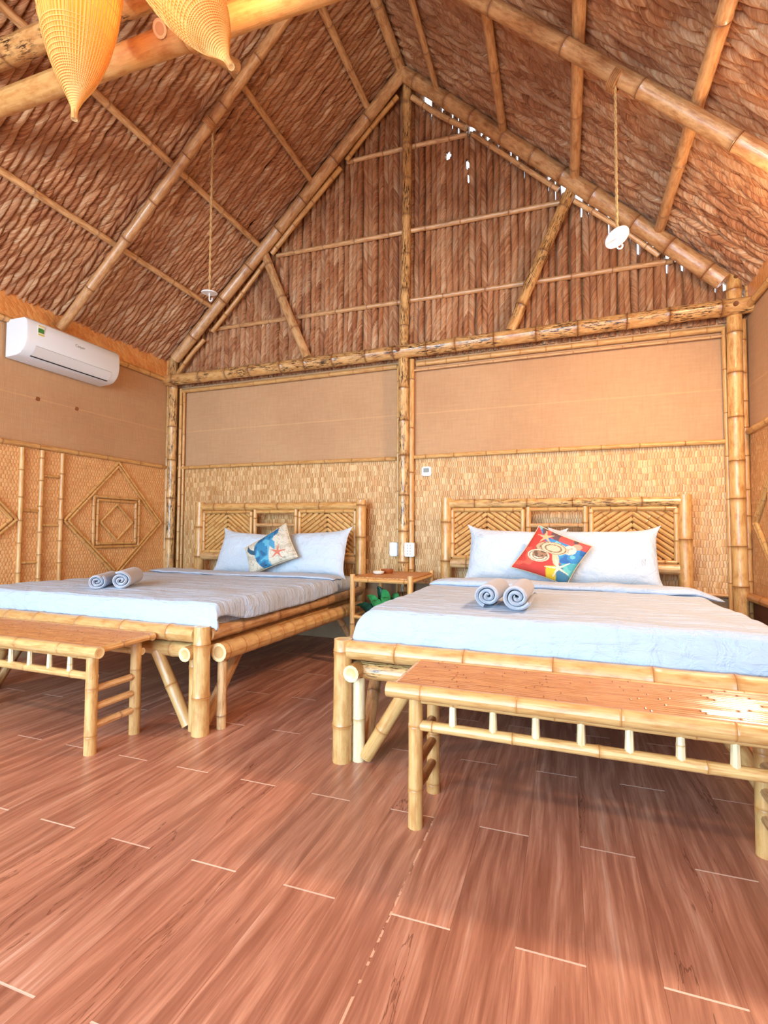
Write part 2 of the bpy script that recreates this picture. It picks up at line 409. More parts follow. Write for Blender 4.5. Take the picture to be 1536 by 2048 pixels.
panel('woven_mat_panel', 'y', .03, (XL, .56), (-.02, 1.66), WEAVE, wb)
panel('woven_mat_panel', 'y', .03, (.02, .56), (XR, 1.66), WEAVE, wb)
wl = struct(MB().box((XL-.1, YF, 0), (XL, YB+.1, 2.84)).build('wall_left', PLASTER, smooth=False, origin=(XL, -2, 0)))
panel('burlap_panel', 'x', XL+.014, (YF, 1.65), (.03, 2.58), BURLAP, wl, sgn=-1)
panel('woven_mat_panel', 'x', XL+.018, (YF, .56), (.03, 1.66), WEAVE_L, wl, sgn=-1)
panel('woven_fascia', 'x', XL+.03, (YF, 2.585), (.0, 2.82), FASCIA, wl, th=.025, sgn=-1)
wr = struct(MB().box((XR, YF, 0), (XR+.1, YB+.1, 2.8)).build('wall_right', PLASTER, smooth=False, origin=(XR, -2, 0)))
panel('burlap_panel', 'x', XR-.014, (YF, 1.7), (.03, 2.58), BURLAP, wr)
panel('woven_mat_panel', 'x', XR-.018, (YF, .56), (.03, 1.71), WEAVE_L, wr)
panel('woven_fascia', 'x', XR-.03, (YF, 2.585), (.0, 2.82), FASCIA, wr, th=.025)
panel('dark_skirting', 'x', XR-.02, (YF, 0), (.03, .55), mat_plain('dark_wood_board', (112, 66, 40), .6, (86, 48, 28), 6), wr)
# wall behind the camera with an assumed wide doorway, unseen, to let daylight in
f = MB()
f.box((XL-.1, YF-.1, 0), (-2.25, YF, 4.2)); f.box((1.7, YF-.1, 0), (XR+.1, YF, 4.2)); f.box((-2.25, YF-.1, 2.4), (1.7, YF, 4.2))
f.add([(XL, YF, 2.7), (XR, YF, 2.7), (0, YF, 5.3)], [(0, 1, 2)])
struct(f.build('wall_front', PLASTER, smooth=False, origin=(0, YF, 0)))

# roof of hanging twisted leaf ropes
KL, KR, ZA = .915, .955, 5.2
def rope(b, P0, along, across, nrm, length, width, rr, z0f=None, skip=None, tw=1.0, thin=0):
    """one twisted leaf bundle: a half-round strip with diagonal lays"""
    nv = max(4, int(length/.022)); nu = 6; seed = rr.random(); p = rr.uniform(.14, .28); ph = rr.uniform(0, 9)
    amp = rr.uniform(.011, .02); wv = width*rr.uniform(.92, 1.06); off = rr.uniform(-.15, .15)*width; sg = tw
    dep = width*rr.uniform(.45, .75); tn = rr.uniform(0, 1)
    vs, us, cs = [], [], []
    for j in range(nv+1):
        t = j/nv*length; jig = noise.noise((t*2.3, seed*50, 0))*.012
        for i in range(nu+1):
            a = i/nu; x = (a-.5)*wv*(1-thin*max(0, 1-t/.3))+off+jig
            q = t/p+sg*a*.5+ph
            pr = max(0.0, 1-(2*a-1)**2)**.5
            lay = abs(math.sin(PI*q))**.6
            h = pr*dep*(.55+.45*lay)+amp*.6*lay*pr+noise.noise((t*9, a*4, seed*30))*.004
            v = P0+along*t+across*x+nrm*h
            vs.append(tuple(v)); us.append((q, t))
            hv = math.modf(math.sin(math.floor(q)*12.99+seed*78.2)*43758.5)[0]
            cs.append((abs(hv), tn, 0, 1))
    fs = []
    for j in range(nv):
        for i in range(nu):
            k = j*(nu+1)+i
            if skip and skip(vs[k]): continue
            fs.append((k, k+1, k+nu+2, k+nu+1))
    b.add(vs, fs, us, cs)
rr = random.Random(3)
b = MB(); W = .041
for side, K in ((-1, KL), (1, KR)):
    L = 2.72*math.sqrt(1+K*K); al = Vector((side, 0, -K)).normalized(); n_ = Vector((-side*K, 0, -1)).normalized()
    y = .08 if side < 0 else .07
    while y > -5.6:
        tw = 1 if rr.random() > .12 else -1
        rope(b, Vector((0, y, ZA)), al, Vector((0, -1, 0)), n_, L, W*1.12, rr, tw=side*tw); y -= W
    x1 = side*2.75; o2 = .03
    b.box((0, 0, 0), (0, 0, 0), 1)
    Q = [(0, .1, ZA+o2), (x1, .1, ZA-K*2.75+o2), (x1, YF-.1, ZA-K*2.75+o2), (0, YF-.1, ZA+o2)]
    Q2 = [(q[0], q[1], q[2]+.06) for q in Q]
    b.add(Q+Q2, [(0, 1, 2, 3), (7, 6, 5, 4), (0, 4, 5, 1), (1, 5, 6, 2), (2, 6, 7, 3)], None, None, 1)  # plain slab above the ropes, added to stop light coming through
struct(b.build('ceiling', [THATCH, ROOFSKIN], origin=(0, -2, 4)))
b = MB(); x = -2.6; W = .05
def hole(v):
    x, y, z = v
    for hx, hz, rx, rz in ((.385, 4.33, .022, .03), (.555, 4.2, .012, .045), (.56, 4.08, .008, .03)):
        if ((x-hx)/rx)**2+((z-hz)/rz)**2 < 1: return True
    return False
while x < 2.62:
    zr = ZA-(KL if x < 0 else KR)*abs(x)
    zt = zr-.02 if x < .12 else zr-.07-abs(rr.gauss(0, .05))
    if zt > 2.55: rope(b, Vector((x, .05, zt)), Vector((0, 0, -1)), Vector((1, 0, 0)), Vector((0, -1, 0)), zt-2.52, W*1.12, rr, skip=hole, tw=1 if rr.random() > .2 else -1, thin=0 if x < .12 else rr.choice((0, .05, .12, .26)))
    x += W
def bk(a, c):
    x = -2.64+5.26*a; K = KL if x < 0 else KR; top = ZA-K*abs(x)-(.0 if x < .12 else .2+.05*math.sin(x*31))
    return (x, .062, 2.5+(max(top, 2.5)-2.5)*c)
def hole2(a, c):
    x, y, z = bk(a, c)
    return any(((x-hx)/(rx*1.3))**2+((z-hz)/(rz*1.3))**2 < 1 for hx, hz, rx, rz in ((.385, 4.33, .022, .03), (.555, 4.2, .012, .045), (.56, 4.08, .008, .03)))
b.grid(420, 160, bk, lambda a, c: (a*60, c*8), lambda a, c: (.3, .8, 0, 1), 0, hole2)
struct(b.build('wall_gable', THATCH, origin=(0, .05, 2.6)))

# ------------------------------------------------------------ roof frame and posts
def pole(name, A, B, r, mat, label, cat, group=None, node=.3, bend=.012, r1=None, pegs=(), **kw):
    b = MB(); b.culm(A, B, r, r1, node, bend=bend, **kw)
    o = tag(b.build(name, mat, origin=A), label, cat, group)
    for (p, d, pr) in pegs:
        q = MB(); p = Vector(p); d = Vector(d); q.ring_tube([p-d*.01, p+d*.012], pr, 10, .5)
        q.build('peg', KNOT, o)
    return o
G_P = 'bamboo posts of the back wall'
pole('bamboo_post', (-2.575, -.04, 0), (-2.565, -.05, 2.93), .046, WEATHER, 'thick mottled bamboo corner post left of the back wall, beside the air conditioner', 'post', None, .42)
pole('bamboo_post', (.0, -.035, 0), (.0, -.035, 2.56), .046, WEATHER, 'thick bamboo centre post between the two beds, below the long horizontal beam', 'post', None, .3)
pole('bamboo_post', (2.487, -.03, 0), (2.47, -.05, 2.95), .047, GOLD, 'thick bamboo corner post at the right end of the back wall', 'post', None, .3, pegs=[((2.47, -.098, 2.80), (0, -1, 0), .014)])
pole('bamboo_king_post', (.0, -.03, 2.6), (.02, -.03, 5.05), .042, WEATHER, 'upright mottled bamboo pole from the beam up to the gable peak', 'post', None, .34)
pole('bamboo_beam', (-2.66, -.09, 2.575), (2.56, -.09, 2.59), .058, WEATHER, 'long dark-spotted horizontal bamboo beam across the foot of the gable', 'beam', None, .3, .02,
     pegs=[((-.02, -.145, 2.575), (0, -1, 0), .018), ((2.45, -.145, 2.585), (0, -1, 0), .016), ((-2.62, -.145, 2.58), (0, -1, 0), .015)])
zg = 5.075
pole('bamboo_rafter', (-2.47, -.13, zg-.04-KL*2.47), (.03, -.13, zg+.0), .053, TAN, 'left sloping gable rafter rising from the corner post to the peak', 'rafter', None, .42)
pole('bamboo_rafter', (.03, -.12, zg-.03), (2.385, -.12, zg-.03-KR*2.385), .06, TAN, 'right sloping gable rafter running from the peak down to the right corner post', 'rafter', None, .36)
pole('bamboo_strip', (-2.5, -.06, 2.64), (-2.16, -.06, 2.97), .022, GOLD, 'short thin split bamboo under the foot of the left gable rafter', 'strip', None, .3)
pole('bamboo_strip', (-2.06, -.06, 3.04), (-1.42, -.06, 3.66), .022, GOLD, 'thin bamboo under the lower middle of the left gable rafter', 'strip', None, .3)
pole('bamboo_strip', (-1.36, -.06, 3.72), (-.62, -.06, 4.4), .024, GOLD, 'thin bamboo under the upper middle of the left gable rafter, with a cut top end', 'strip', None, .3)
pole('bamboo_strip', (-.56, -.06, 4.46), (-.06, -.06, 4.92), .022, GOLD, 'short thin bamboo under the left gable rafter just below the peak', 'strip', None, .3)
pole('bamboo_strip', (.08, -.06, 4.87), (.56, -.06, 4.45), .024, TAN, 'short thin bamboo under the right gable rafter just below the peak', 'strip', None, .3)
pole('bamboo_strip', (.62, -.06, 4.38), (1.3, -.06, 3.73), .02, TAN, 'thin bamboo under the upper middle of the right gable rafter', 'strip', None, .3)
pole('bamboo_strip', (1.42, -.06, 3.61), (2.0, -.06, 3.06), .02, TAN, 'thin bamboo under the lower half of the right gable rafter', 'strip', None, .3)
for nm, A, B_, lab in (('a', (-.58, -.0, 4.49), (.56, -.0, 4.44), 'short thin horizontal pole across the top of the gable'),
                    ('b', (-1.34, -.0, 3.73), (1.31, -.0, 3.66), 'thin horizontal pole halfway up the gable'),
                    ('c', (-2.14, -.0, 3.09), (2.1, -.0, 3.03), 'longest thin horizontal pole low on the gable, just above the beam')):
    pole('bamboo_cross_pole', A, B_, .021, TAN, lab, 'pole', None, .36)
pole('bamboo_brace', (-1.43, -.07, 3.72), (-.94, -.07, 2.63), .042, TAN, 'short slanting brace left of the centre post between rafter and beam', 'brace', None, .4)
pole('bamboo_brace', (1.4, -.07, 3.7), (.93, -.07, 2.63), .045, WEATHER, 'short slanting brace right of the centre post between rafter and beam', 'brace', None, .4)
# ridge and purlins, running towards the camera
ye = -5.6
pole('bamboo_ridge_pole', (.0, .0, 5.09), (-.03, ye, 5.07), .045, TAN, 'ridge pole running along the top of the roof from the gable peak', 'pole', None, .4)
for i, (x, r, wd) in enumerate(((-.315, .03, 'top'), (-.89, .026, 'second'), (-1.452, .026, 'third'), (-2.02, .025, 'lowest'))):
    pole('bamboo_purlin', (x, -.04, ZA-.09-KL*abs(x)), (x, ye, ZA-.09-KL*abs(x)), r, TAN,
         {'top': 'highest purlin on the left roof slope, nearest the ridge', 'second': 'second purlin down on the left roof slope', 'third': 'third purlin down on the left slope, passing behind the left hanging hook rope', 'lowest': 'lowest purlin on the left roof slope, above the air conditioner'}[wd], 'purlin', None, .42)
for i, (x, r, wd) in enumerate(((.325, .024, 0), (.882, .032, 1), (1.42, .036, 2), (1.99, .036, 3))):
    pole('bamboo_purlin', (x, -.04, ZA-.1-KR*abs(x)), (x, ye, ZA-.1-KR*abs(x)), r, TAN,
         ['highest purlin on the right roof slope, nearest the ridge', 'second purlin down on the right roof slope', 'third purlin down on the right slope, meeting the gable at the right brace', 'lowest purlin on the right roof slope, beyond the right hanging hook rope'][wd], 'purlin', None, .42)
def raf(side, K, y, r, lab, node=.42):
    n_ = Vector((-side*K, 0, -1)).normalized(); z0 = ZA-.09-.03
    A = Vector((side*.02, y, z0)); B_ = Vector((side*2.6, y-.03, z0-K*2.6))
    off = n_*(r+.028)
    pole('bamboo_rafter', A+off, B_+off, r, TAN, lab, 'rafter', None, node)
raf(-1, KL, -1.27, .036, 'rafter on the left roof slope carrying the left hook rope')
raf(1, KR, -1.27, .045, 'rafter on the right roof slope with the right hanging hook rope tied to it', .6)
# collar beams near the camera
pole('bamboo_tie_beam', (-2.1, -2.4, 3.355), (2.1, -2.4, 3.12), .058, BLOND, 'thick pale bamboo tie beam crossing the top left, behind the hanging lamps', 'beam', None, .75)
pole('bamboo_tie_beam', (-1.95, -2.42, 3.60), (1.6, -2.42, 3.36), .06, WEATHER, 'dark-blotched bamboo tie beam above the pale one at top left', 'beam', None, .6)
pole('bamboo_stub', (-.372, -2.47, 3.26), (-.36, -1.95, 3.56), .036, TAN, 'short bamboo stub with open round end between the two tie beams', 'pole', None, .5)

# thin bamboo trims framing the wall mats
tn = [0]
def trim(A, B_, r, m=GOLD, node=.3, bend=.004):
    tn[0] += 1; q = MB(); q.culm(A, B_, r, None, node, 10, bend); return struct(q.build('trim_%d' % tn[0], m, origin=A))
trim((-2.53, .01, 1.655), (-.08, .01, 1.645), .018); trim((.08, .01, 1.65), (2.44, .01, 1.655), .018)
trim((-2.5, .005, 2.475), (-.07, .005, 2.475), .021, BLOND, .26); trim((.11, .005, 2.475), (2.42, .005, 2.475), .021, BLOND, .22)
trim((.08, .0, 2.42), (2.42, .0, 2.42), .01, TAN)
trim((-2.5, .0, .05), (-2.5, .0, 2.5), .017); trim((-2.462, .005, .05), (-2.462, .005, 2.46), .014)
trim((-.062, .01, .05), (-.062, .01, 2.48), .013); trim((.072, .0, .05), (.068, .0, 2.52), .024, GOLD, .38)
trim((2.428, .005, .05), (2.415, .005, 2.48), .015); trim((2.538, .0, .05), (2.53, .0, 2.52), .022, GOLD, .22)
trim((-2.5, .02, .555), (-.09, .02, .555), .014, TAN); trim((.09, .02, .555), (2.43, .02, .555), .014, TAN)
xl = XL+.03
trim((xl+.0, -.06, .05), (xl, -.06, 2.56), .022, BLOND, .3)
trim((xl, -.03, 1.655), (xl, -5.5, 1.655), .02, GOLD, .32); trim((xl+.01, -.0, 2.575), (xl+.01, -5.5, 2.575), .024, GOLD, .28)
trim((xl, -.08, 2.6), (xl, -.08, 2.8), .016, GOLD)
xr = XR-.03
trim((xr, -.03, 1.712), (xr, -5.5, 1.712), .022, GOLD, .25); trim((xr-.01, .0, 2.575), (xr-.01, -5.5, 2.575), .022, GOLD, .28)
trim((xr-.02, .0, .56), (xr-.02, -5.5, .56), .03, RUNG, .4); trim((xr, -.05, 2.6), (xr, -.05, 2.8), .016, GOLD)

# ------------------------------------------------------------ ornaments on the side walls
def wall_ornament(xw, y0, label, sgn=1):
    t = empty('diamond_ornament', (xw, y0, .58), label, 'wall ornament')
    zc = 1.1
    def bar(q, a, b_, r=.013, node=.12, dx=0): q.culm((xw+dx*sgn, y0+a[0], a[1]), (xw+dx*sgn, y0+b_[0], b_[1]), r, None, node, 8)
    q = MB(); T, Rr, Bt, Lf = (0, 1.63), (.53, 1.07), (0, .57), (-.52, 1.07)
    for A, B_ in ((Lf, T), (T, Rr), (Rr, Bt), (Bt, Lf)): bar(q, A, B_)
    k = .93
    for A, B_ in ((Lf, T), (T, Rr), (Rr, Bt), (Bt, Lf)): bar(q, (A[0]*k, zc+(A[1]-zc)*k), (B_[0]*k, zc+(B_[1]-zc)*k))
    q.build('outer_diamond', GOLD, t)
    q = MB()
    for s_ in (1, .86):
        h = .245*s_; zc2 = 1.067
        P = [(-h, zc2-h*.93), (h, zc2-h*.93), (h, zc2+h*.93), (-h, zc2+h*.93)]
        for i in range(4): bar(q, P[i], P[(i+1) % 4], .014, .11)
    q.build('square_frame', GOLD, t)
    q = MB(); h = .175; P = [(0, 1.067+h*.95), (h, 1.067), (0, 1.067-h*.95), (-h, 1.067)]
    for i in range(4): bar(q, P[i], P[(i+1) % 4], .011, .13)
    q.build('inner_diamond', GOLD, t)
wall_ornament(xl, -.66, 'bamboo strips in nested diamonds and a square on the left wall, beside the corner')
wall_ornament(xl, -2.09, 'bamboo diamond ornament cut off by the left edge of the photo')
wall_ornament(xr, -.62, 'bamboo diamond strips on the right wall, cut by the photo edge', -1)
t = empty('bamboo_lattice', (xl, -1.37, .56), 'three upright bamboo strips joined by short rungs on the left wall, above the bed', 'wall ornament')
for y in (-1.535, -1.38, -1.21):
    q = MB(); q.culm((xl, y, .56), (xl, y, 1.63), .018, None, .2, 10); q.build('upright_strip', GOLD, t)
for ya, yb, z in ((-1.38, -1.21, 1.43), (-1.535, -1.38, 1.143), (-1.38, -1.21, 1.03), (-1.535, -1.38, .737)):
    q = MB(); q.culm((xl-.004, ya, z), (xl-.004, yb, z), .013, None, .12, 8); q.build('rung', GOLD, t)

# ------------------------------------------------------------ beds
def bed(x0, x1, yf, label, flip):
    """x0/x1: post centres left and right; flip +1 when the side seen by the camera is the right one"""
    xm = (x0+x1)/2; t = empty('bamboo_bed', (xm, -1.1, 0), label, 'bed'); yh = -.13
    for x in (x0, x1):
        q = MB(); q.culm((x, yf, 0), (x, yf, .525), .043, .04, .27); q.build('leg', BLOND, t)
        s_ = 1 if x == x0 else -1
        q = MB(); q.culm((x+s_*.065, yf+.03, 0), (x+s_*.065, yf+.03, .36), .028, None, .4); q.build('support_post', PALE if flip < 0 else BLOND, t)
        q = MB(); q.culm((x+s_*.1, yf+.03, .02), (x+s_*.31, yf+.03, .37), .031, None, .26); q.build('front_brace', BLOND, t)
        q = MB(); q.culm((x+s_*.065, yf+.1, .0), (x+s_*.03, yf+.36, .36), .03, None, .26); q.build('side_brace', TAN, t)
        q = MB(); q.culm((x+s_*.02, yh-.08, .02), (x+s_*.02, yh-.45, .36), .026, None, .26); q.build('side_brace', TAN, t)
        q = MB(); q.culm((x, yh, 0), (x, yh, .5), .04, None, .3); q.build('leg', GOLD, t)
        q = MB(); q.culm((x+s_*.06, yf-.052, .392), (x+s_*.06, yh, .392), .036, None, .3); q.build('side_rail', BLOND, t)
        q = MB(); q.culm((x+s_*.0, yf+.04, .48), (x+s_*.0, yh-.03, .48), .04, None, .33); q.build('upper_side_rail', TAN, t)
    q = MB(); q.culm((x0+.03, yf, .482), (x1-.03, yf, .482), .041, None, .29); q.build('front_rail', BLOND, t)
    q = MB(); q.culm((x0+.02, yf+.045, .388), (x1-.02, yf+.045, .388), .04, None, .38); q.build('lower_front_rail', WEATHER if flip < 0 else BLOND, t)
    if flip > 0:   # thick many-noded culm along the outside
        q = MB(); q.culm((x1+.06, yf+.05, .39), (x1+.075, yh-.2, .375), .047, None, .12, bump=.5); q.build('outer_side_rail', BLOND, t)
        q = MB(); q.culm((x1+.045, yf+.1, 0), (x1+.045, yf+.1, .36), .024, None, .3); q.build('support_post', TAN, t)
    q = MB()
    n = 17
    for i in range(n):
        y = yf+.1+(yh-.1-yf)*i/(n-1); q.culm((x0+.01, y, .478), (x1-.01, y, .478), .018, None, .3, 8)
    q.build('slat_base', TAN, t)
    # headboard
    q = MB()
    q.culm((x0, yh, .5), (x0, yh, 1.275), .047, .045, .34)
    h = q.build('headboard', GOLD, t)
    q = MB(); q.culm((x1, yh, .5), (x1, yh, 1.27), .047, .045, .34); q.build('post', GOLD, h)
    q = MB(); q.culm((x0+.03, yh, 1.228), (x1-.03, yh, 1.222), .036, None, .4); q.build('top_rail', WEATHER if flip < 0 else GOLD, h)
    q = MB(); q.culm((x0+.04, yh, .74), (x1-.04, yh, .74), .038, None, .4); q.build('bottom_rail', TAN, h)
    W = x1-x0; pw = .555
    zt, zb = 1.175, .79
    for (a, c) in ((x0+.055, x0+.055+pw), (x1-.055-pw, x1-.055)):
        q = MB()
        for A, B_ in (((a, zb), (a, zt)), ((c, zb), (c, zt)), ((a, zt), (c, zt)), ((a, zb), (c, zb))):
            q.culm((A[0], yh-.005, A[1]), (B_[0], yh-.005, B_[1]), .017, None, .2, 10)
        for A in (a+.0,):
            pass
        fr = q.build('panel_frame', GOLD, h)
        q = MB(); m = (a+c)/2; st = .043; lo, hi = zb+.012, zt-.012
        for sd in (-1, 1):
            z = lo-.0-(c-m)*.72
            xe = a+.012 if sd < 0 else c-.012
            sl = .72*abs(xe-m)
            zz = lo-sl
            while zz < hi+sl:
                # slat from (m, zz+sl) down to (xe, zz): peaks at the middle
                A = Vector((m, 0, zz+sl)); B_ = Vector((xe, 0, zz))
                dz = A.z-B_.z; t0, t1 = 0, 1
                if A.z > hi: t0 = (A.z-hi)/dz
                if B_.z < lo: t1 = (A.z-lo)/dz
                if t1-t0 > .06:
                    P = A+(B_-A)*t0; Q = A+(B_-A)*t1
                    q.culm((P.x, yh+.012, P.z), (Q.x, yh+.012, Q.z), .0165, None, .24, 8, caps=False)
                zz += st*1.0
        q.build('chevron_slats', GOLD, fr)
    for x in (x0+.055+pw+.042, x1-.055-pw-.042):
        q = MB(); q.culm((x, yh, .74), (x, yh, 1.2), .02, None, .25); q.build('inner_upright', GOLD, h)
    q = MB(); q.culm((x0+.65, yh, 1.175), (x1-.65, yh, 1.175), .017, None, .25); q.build('cross_bar', GOLD, h)
    q = MB(); q.culm((x0+.65, yh, 1.05), (x1-.65, yh, 1.05), .017, None, .25); q.build('cross_bar', TAN, h)
    return t
bed(-2.105, -.355, -2.13, 'bamboo bed on the left, standing along the side wall under the air conditioner', 1)
bed(.41, 2.125, -2.13, 'bamboo bed on the right, nearer the camera, with the shell-print cushion', -1)

def mattress(x0, x1, y0, y1, z0, z1, label, rnd=.055):
    b = MB(); r = rnd
    def P(a, c):
        return None
    nx, ny = 40, 44
    import itertools
    # rounded slab: superellipse profile rows
    rings = []
    for k in range(9):
        t_ = k/8*PI/2; rings.append((r*(1-math.sin(t_)) if False else r*(1-math.sin(t_)), z1-r+r*math.sin(t_)) if False else (r*(1-math.cos(t_)), z1-r+r*math.sin(t_)))
    rings = [(0.02, z0), (0.0, z0+.02)]+rings
    def loop(ins):
        P = []; rc = .09
        X0, X1, Y0, Y1 = x0+ins, x1-ins, y0+ins, y1-ins
        for cx, cy, a0 in ((X1-rc, Y1-rc, 0), (X0+rc, Y1-rc, PI/2), (X0+rc, Y0+rc, PI), (X1-rc, Y0+rc, 1.5*PI)):
            for i in range(7): a = a0+i/6*PI/2; P.append((cx+rc*math.cos(a), cy+rc*math.sin(a)))
        return P
    vs = []; n = 28
    for ins, z in rings:
        for x, y in loop(ins):
            w_ = noise.noise((x*7, y*7, z*9))*.006; vs.append((x, y+w_, z+w_*.5))
    fs = [(i*n+k, i*n+(k+1) % n, (i+1)*n+(k+1) % n, (i+1)*n+k) for i in range(len(rings)-1) for k in range(n)]
    fs.append(tuple(range((len(rings)-1)*n, len(rings)*n))); fs.append(tuple(range(n))[::-1])
    b.add(vs, fs)
    return tag(b.build('mattress', LINEN, origin=((x0+x1)/2, (y0+y1)/2, z0)), label, 'mattress')
mattress(-2.07, -.335, -2.075, -.19, .5, .612, 'mattress in a white fitted sheet on the left bed, under the duvet')
mattress(.46, 2.07, -2.08, -.19, .5, .628, 'mattress in a white fitted sheet on the right bed, under the duvet', .09)

def fbm(x, y, z=0): return noise.noise((x, y, z))+.5*noise.noise((2*x, 2*y, z+5))
def duvet(x0, x1, yf, yb, zt, oL, oR, oF, label, seed, band, th=.022, rs=.035):
    """draped cloth: grid over the top with overhangs left, right and front, folded back under the pillows"""
    b = MB(); nu, nv = 150, 140; r = .035
    def f(a, c):
        yy = -oF(0)+(yb-yf+oF(0))*c     # distance behind the front edge
        hl, hr = oL(max(yy, 0)), oR(max(yy, 0))
        xx = -hl+(x1-x0+hl+hr)*a
        of = oF(a)
        if yy < 0: yy = yy*of/oF(0)
        def fold(d, r=r): return (r*(1-math.exp(-d/r)), d-r*(1-math.exp(-d/r))) if d > 0 else (0, 0)
        W_ = x1-x0
        ox, dx = fold(-xx, rs) if xx < 0 else fold(xx-W_, rs)
        oy, dy = fold(-yy)
        X = x0-ox if xx < 0 else (x1+ox if xx > W_ else x0+xx)
        Y = yf-oy if yy < 0 else yf+yy
        drop = max(dx, dy)+.35*min(dx, dy)
        wob = fbm(X*2.2+seed, Y*9, seed)*.0065+fbm(X*9, Y*9+seed, 3)*.003
        side = min(1, max(dx, dy)/.06)
        X += side*(1 if xx > W_ else (-1 if xx < 0 else 0))*(.01+.005*math.sin(Y*15+seed)+fbm(Y*5, seed, 1)*.01)
        if yy < 0: Y -= side*(.006+abs(fbm(X*5, drop*9, seed))*.012)
        zz = zt+th-drop+wob*(1-.6*side)+.01*math.sin(max(0, min(1, yy/.5))*PI)
        # diagonal pull towards the corner
        zz += .006*math.sin((X*5+Y*3)*3+seed)*max(0, 1-abs(xx-W_)/.7)*max(0, 1-abs(yy-.5)/.8)
        return (X, Y, max(zz, .508))
    b.grid(nu, nv, f)
    o = b.build('duvet', LINEN, origin=((x0+x1)/2, (yf+yb)/2, zt))
    s_ = o.modifiers.new('thickness', 'SOLIDIFY'); s_.thickness = .016; s_.offset = -1
    tag(o, label, 'duvet')
    # folded-back upper hem
    b = MB(); y0, y1, xa, xb, ht = band
    def g(a, c):
        X = xa+(xb-xa)*a; ang = 2*PI*c
        e = min(1, min(a, 1-a)*14)**.5
        cy = (y0+y1)/2+.02*math.sin(a*7+seed)+.015*fbm(a*6, seed); ry = (y1-y0)/2; hz = ht*(.8+.25*fbm(a*5, 2, seed))
        # beyond the mattress edge the fold sags a little
        sag = 0
        if X > x1: sag = (X-x1)*.28
        if X < x0: sag = (x0-X)*.28
        k = abs(math.sin(ang))**.6*(1 if math.sin(ang) > 0 else -.55)
        return (X+.012*math.sin(ang*2+a*3), cy+ry*math.cos(ang)*(.75+.25*e), zt+th+hz*.45-sag+hz*k*e+fbm(X*6, ang, seed)*.004)
    b.grid(110, 20, g)
    b.build('folded_hem', LINEN, o)
    return o
def sm(a, b_, x): t_ = max(0, min(1, (x-a)/(b_-a))); return t_*t_*(3-2*t_)
duvet(-2.07, -.33, -2.07, -.62, .612, lambda y: .1, lambda y: .095+.055*sm(.0, .25, y)+.006*math.sin(y*6)-.03*sm(.9, 1.4, y), lambda a: .15,
      'white duvet on the left bed hanging over its right side, folded back by the pillows', 1.7, (-.83, -.6, -2.1, -.3, .022))
duvet(.54, 2.0, -2.06, -.66, .630, lambda y: .25+.015*math.sin(y*4), lambda y: .25+.015*math.sin(y*5), lambda a: .175,
      'white duvet on the right bed with a long roll folded back below its pillows', 4.2, (-.99, -.79,   .50, 2.13, .036), rs=.11)

# ------------------------------------------------------------ pillows, cushions
def pillow_mesh(w, h, t_, nu=44, nv=30, seed=0, pinch=.07, ear=.03):
    b = MB()
    for sd in (1, -1):
        def f(a, c, sd=sd):
            x, y = 2*a-1, 2*c-1
            th = t_/2*(max(0, 1-abs(x)**3.2)**.55)*(max(0, 1-abs(y)**3.2)**.55)
            px = x*w/2*(1-pinch*(1-abs(y)**3)*.5*abs(x)**2); py = y*h/2*(1-pinch*(1-abs(x)**3)*.9*abs(y)**2)
            e = (abs(x)*abs(y))**8*ear
            px += math.copysign(e, x); py += math.copysign(e, y)
            wr = fbm(x*2.5+seed, y*2.5, seed)*.006*min(1, th/.02)
            return (px, -sd*th-wr*sd, py)
        b.grid(nu, nv, f) if sd > 0 else b.grid(nu, nv, lambda a, c, f=f: f(1-a, c))
    return b
def place(name, b, mat, loc, rot, label, cat, group=None):
    o = b.build(name, mat, local=True); o.location = loc; o.rotation_euler = rot; WORLD[o.name] = Vector(loc)
    return tag(o, label, cat, group)
def embroid(par, x, z, yoff, rot=0, seed=1):
    q = MB(); rr_ = random.Random(seed)
    for k, (u, v, l) in enumerate(((-.02, .012, .03), (-.005, .004, .026), (-.022, -.006, .02), (.006, -.01, .016))):
        a, c = (u, v), (u+l, v)
        f = lambda p: (x+p[0]*math.cos(rot)-p[1]*math.sin(rot), yoff, z+p[0]*math.sin(rot)+p[1]*math.cos(rot))
        q.ring_tube([f(a), f(((a[0]+c[0])/2, v+.002)), f(c)], .0013, 5)
    q.build('embroidered_mark', mat_plain('embroidery_thread', (186, 186, 184), .8), par, local=True)
lean = math.radians(-22)
p = place('pillow', pillow_mesh(.74, .40, .15, seed=1), PILLOWM, (-1.285, -.375, .79), (lean, math.radians(3), .03), 'white pillow leaning left of the dolphin cushion', 'pillow')
p = place('pillow', pillow_mesh(.72, .41, .15, seed=5), PILLOWM, (-.735, -.375, .80), (lean, math.radians(-3), -.03), 'white pillow leaning right of the dolphin cushion', 'pillow')
embroid(p, .14, .13, -.066)
p = place('pillow', pillow_mesh(.68, .41, .15, seed=8), PILLOWM, (.98, -.375, .825), (lean, math.radians(2), .02), 'white pillow leaning left of the shell cushion', 'pillow')
embroid(p, -.255, .12, -.058)
p = place('pillow', pillow_mesh(.68, .41, .15, seed=12), PILLOWM, (1.58, -.385, .825), (lean, math.radians(-1), -.02), 'white pillow leaning right of the shell cushion', 'pillow')
embroid(p, .24, -.05, -.064, PI/2)

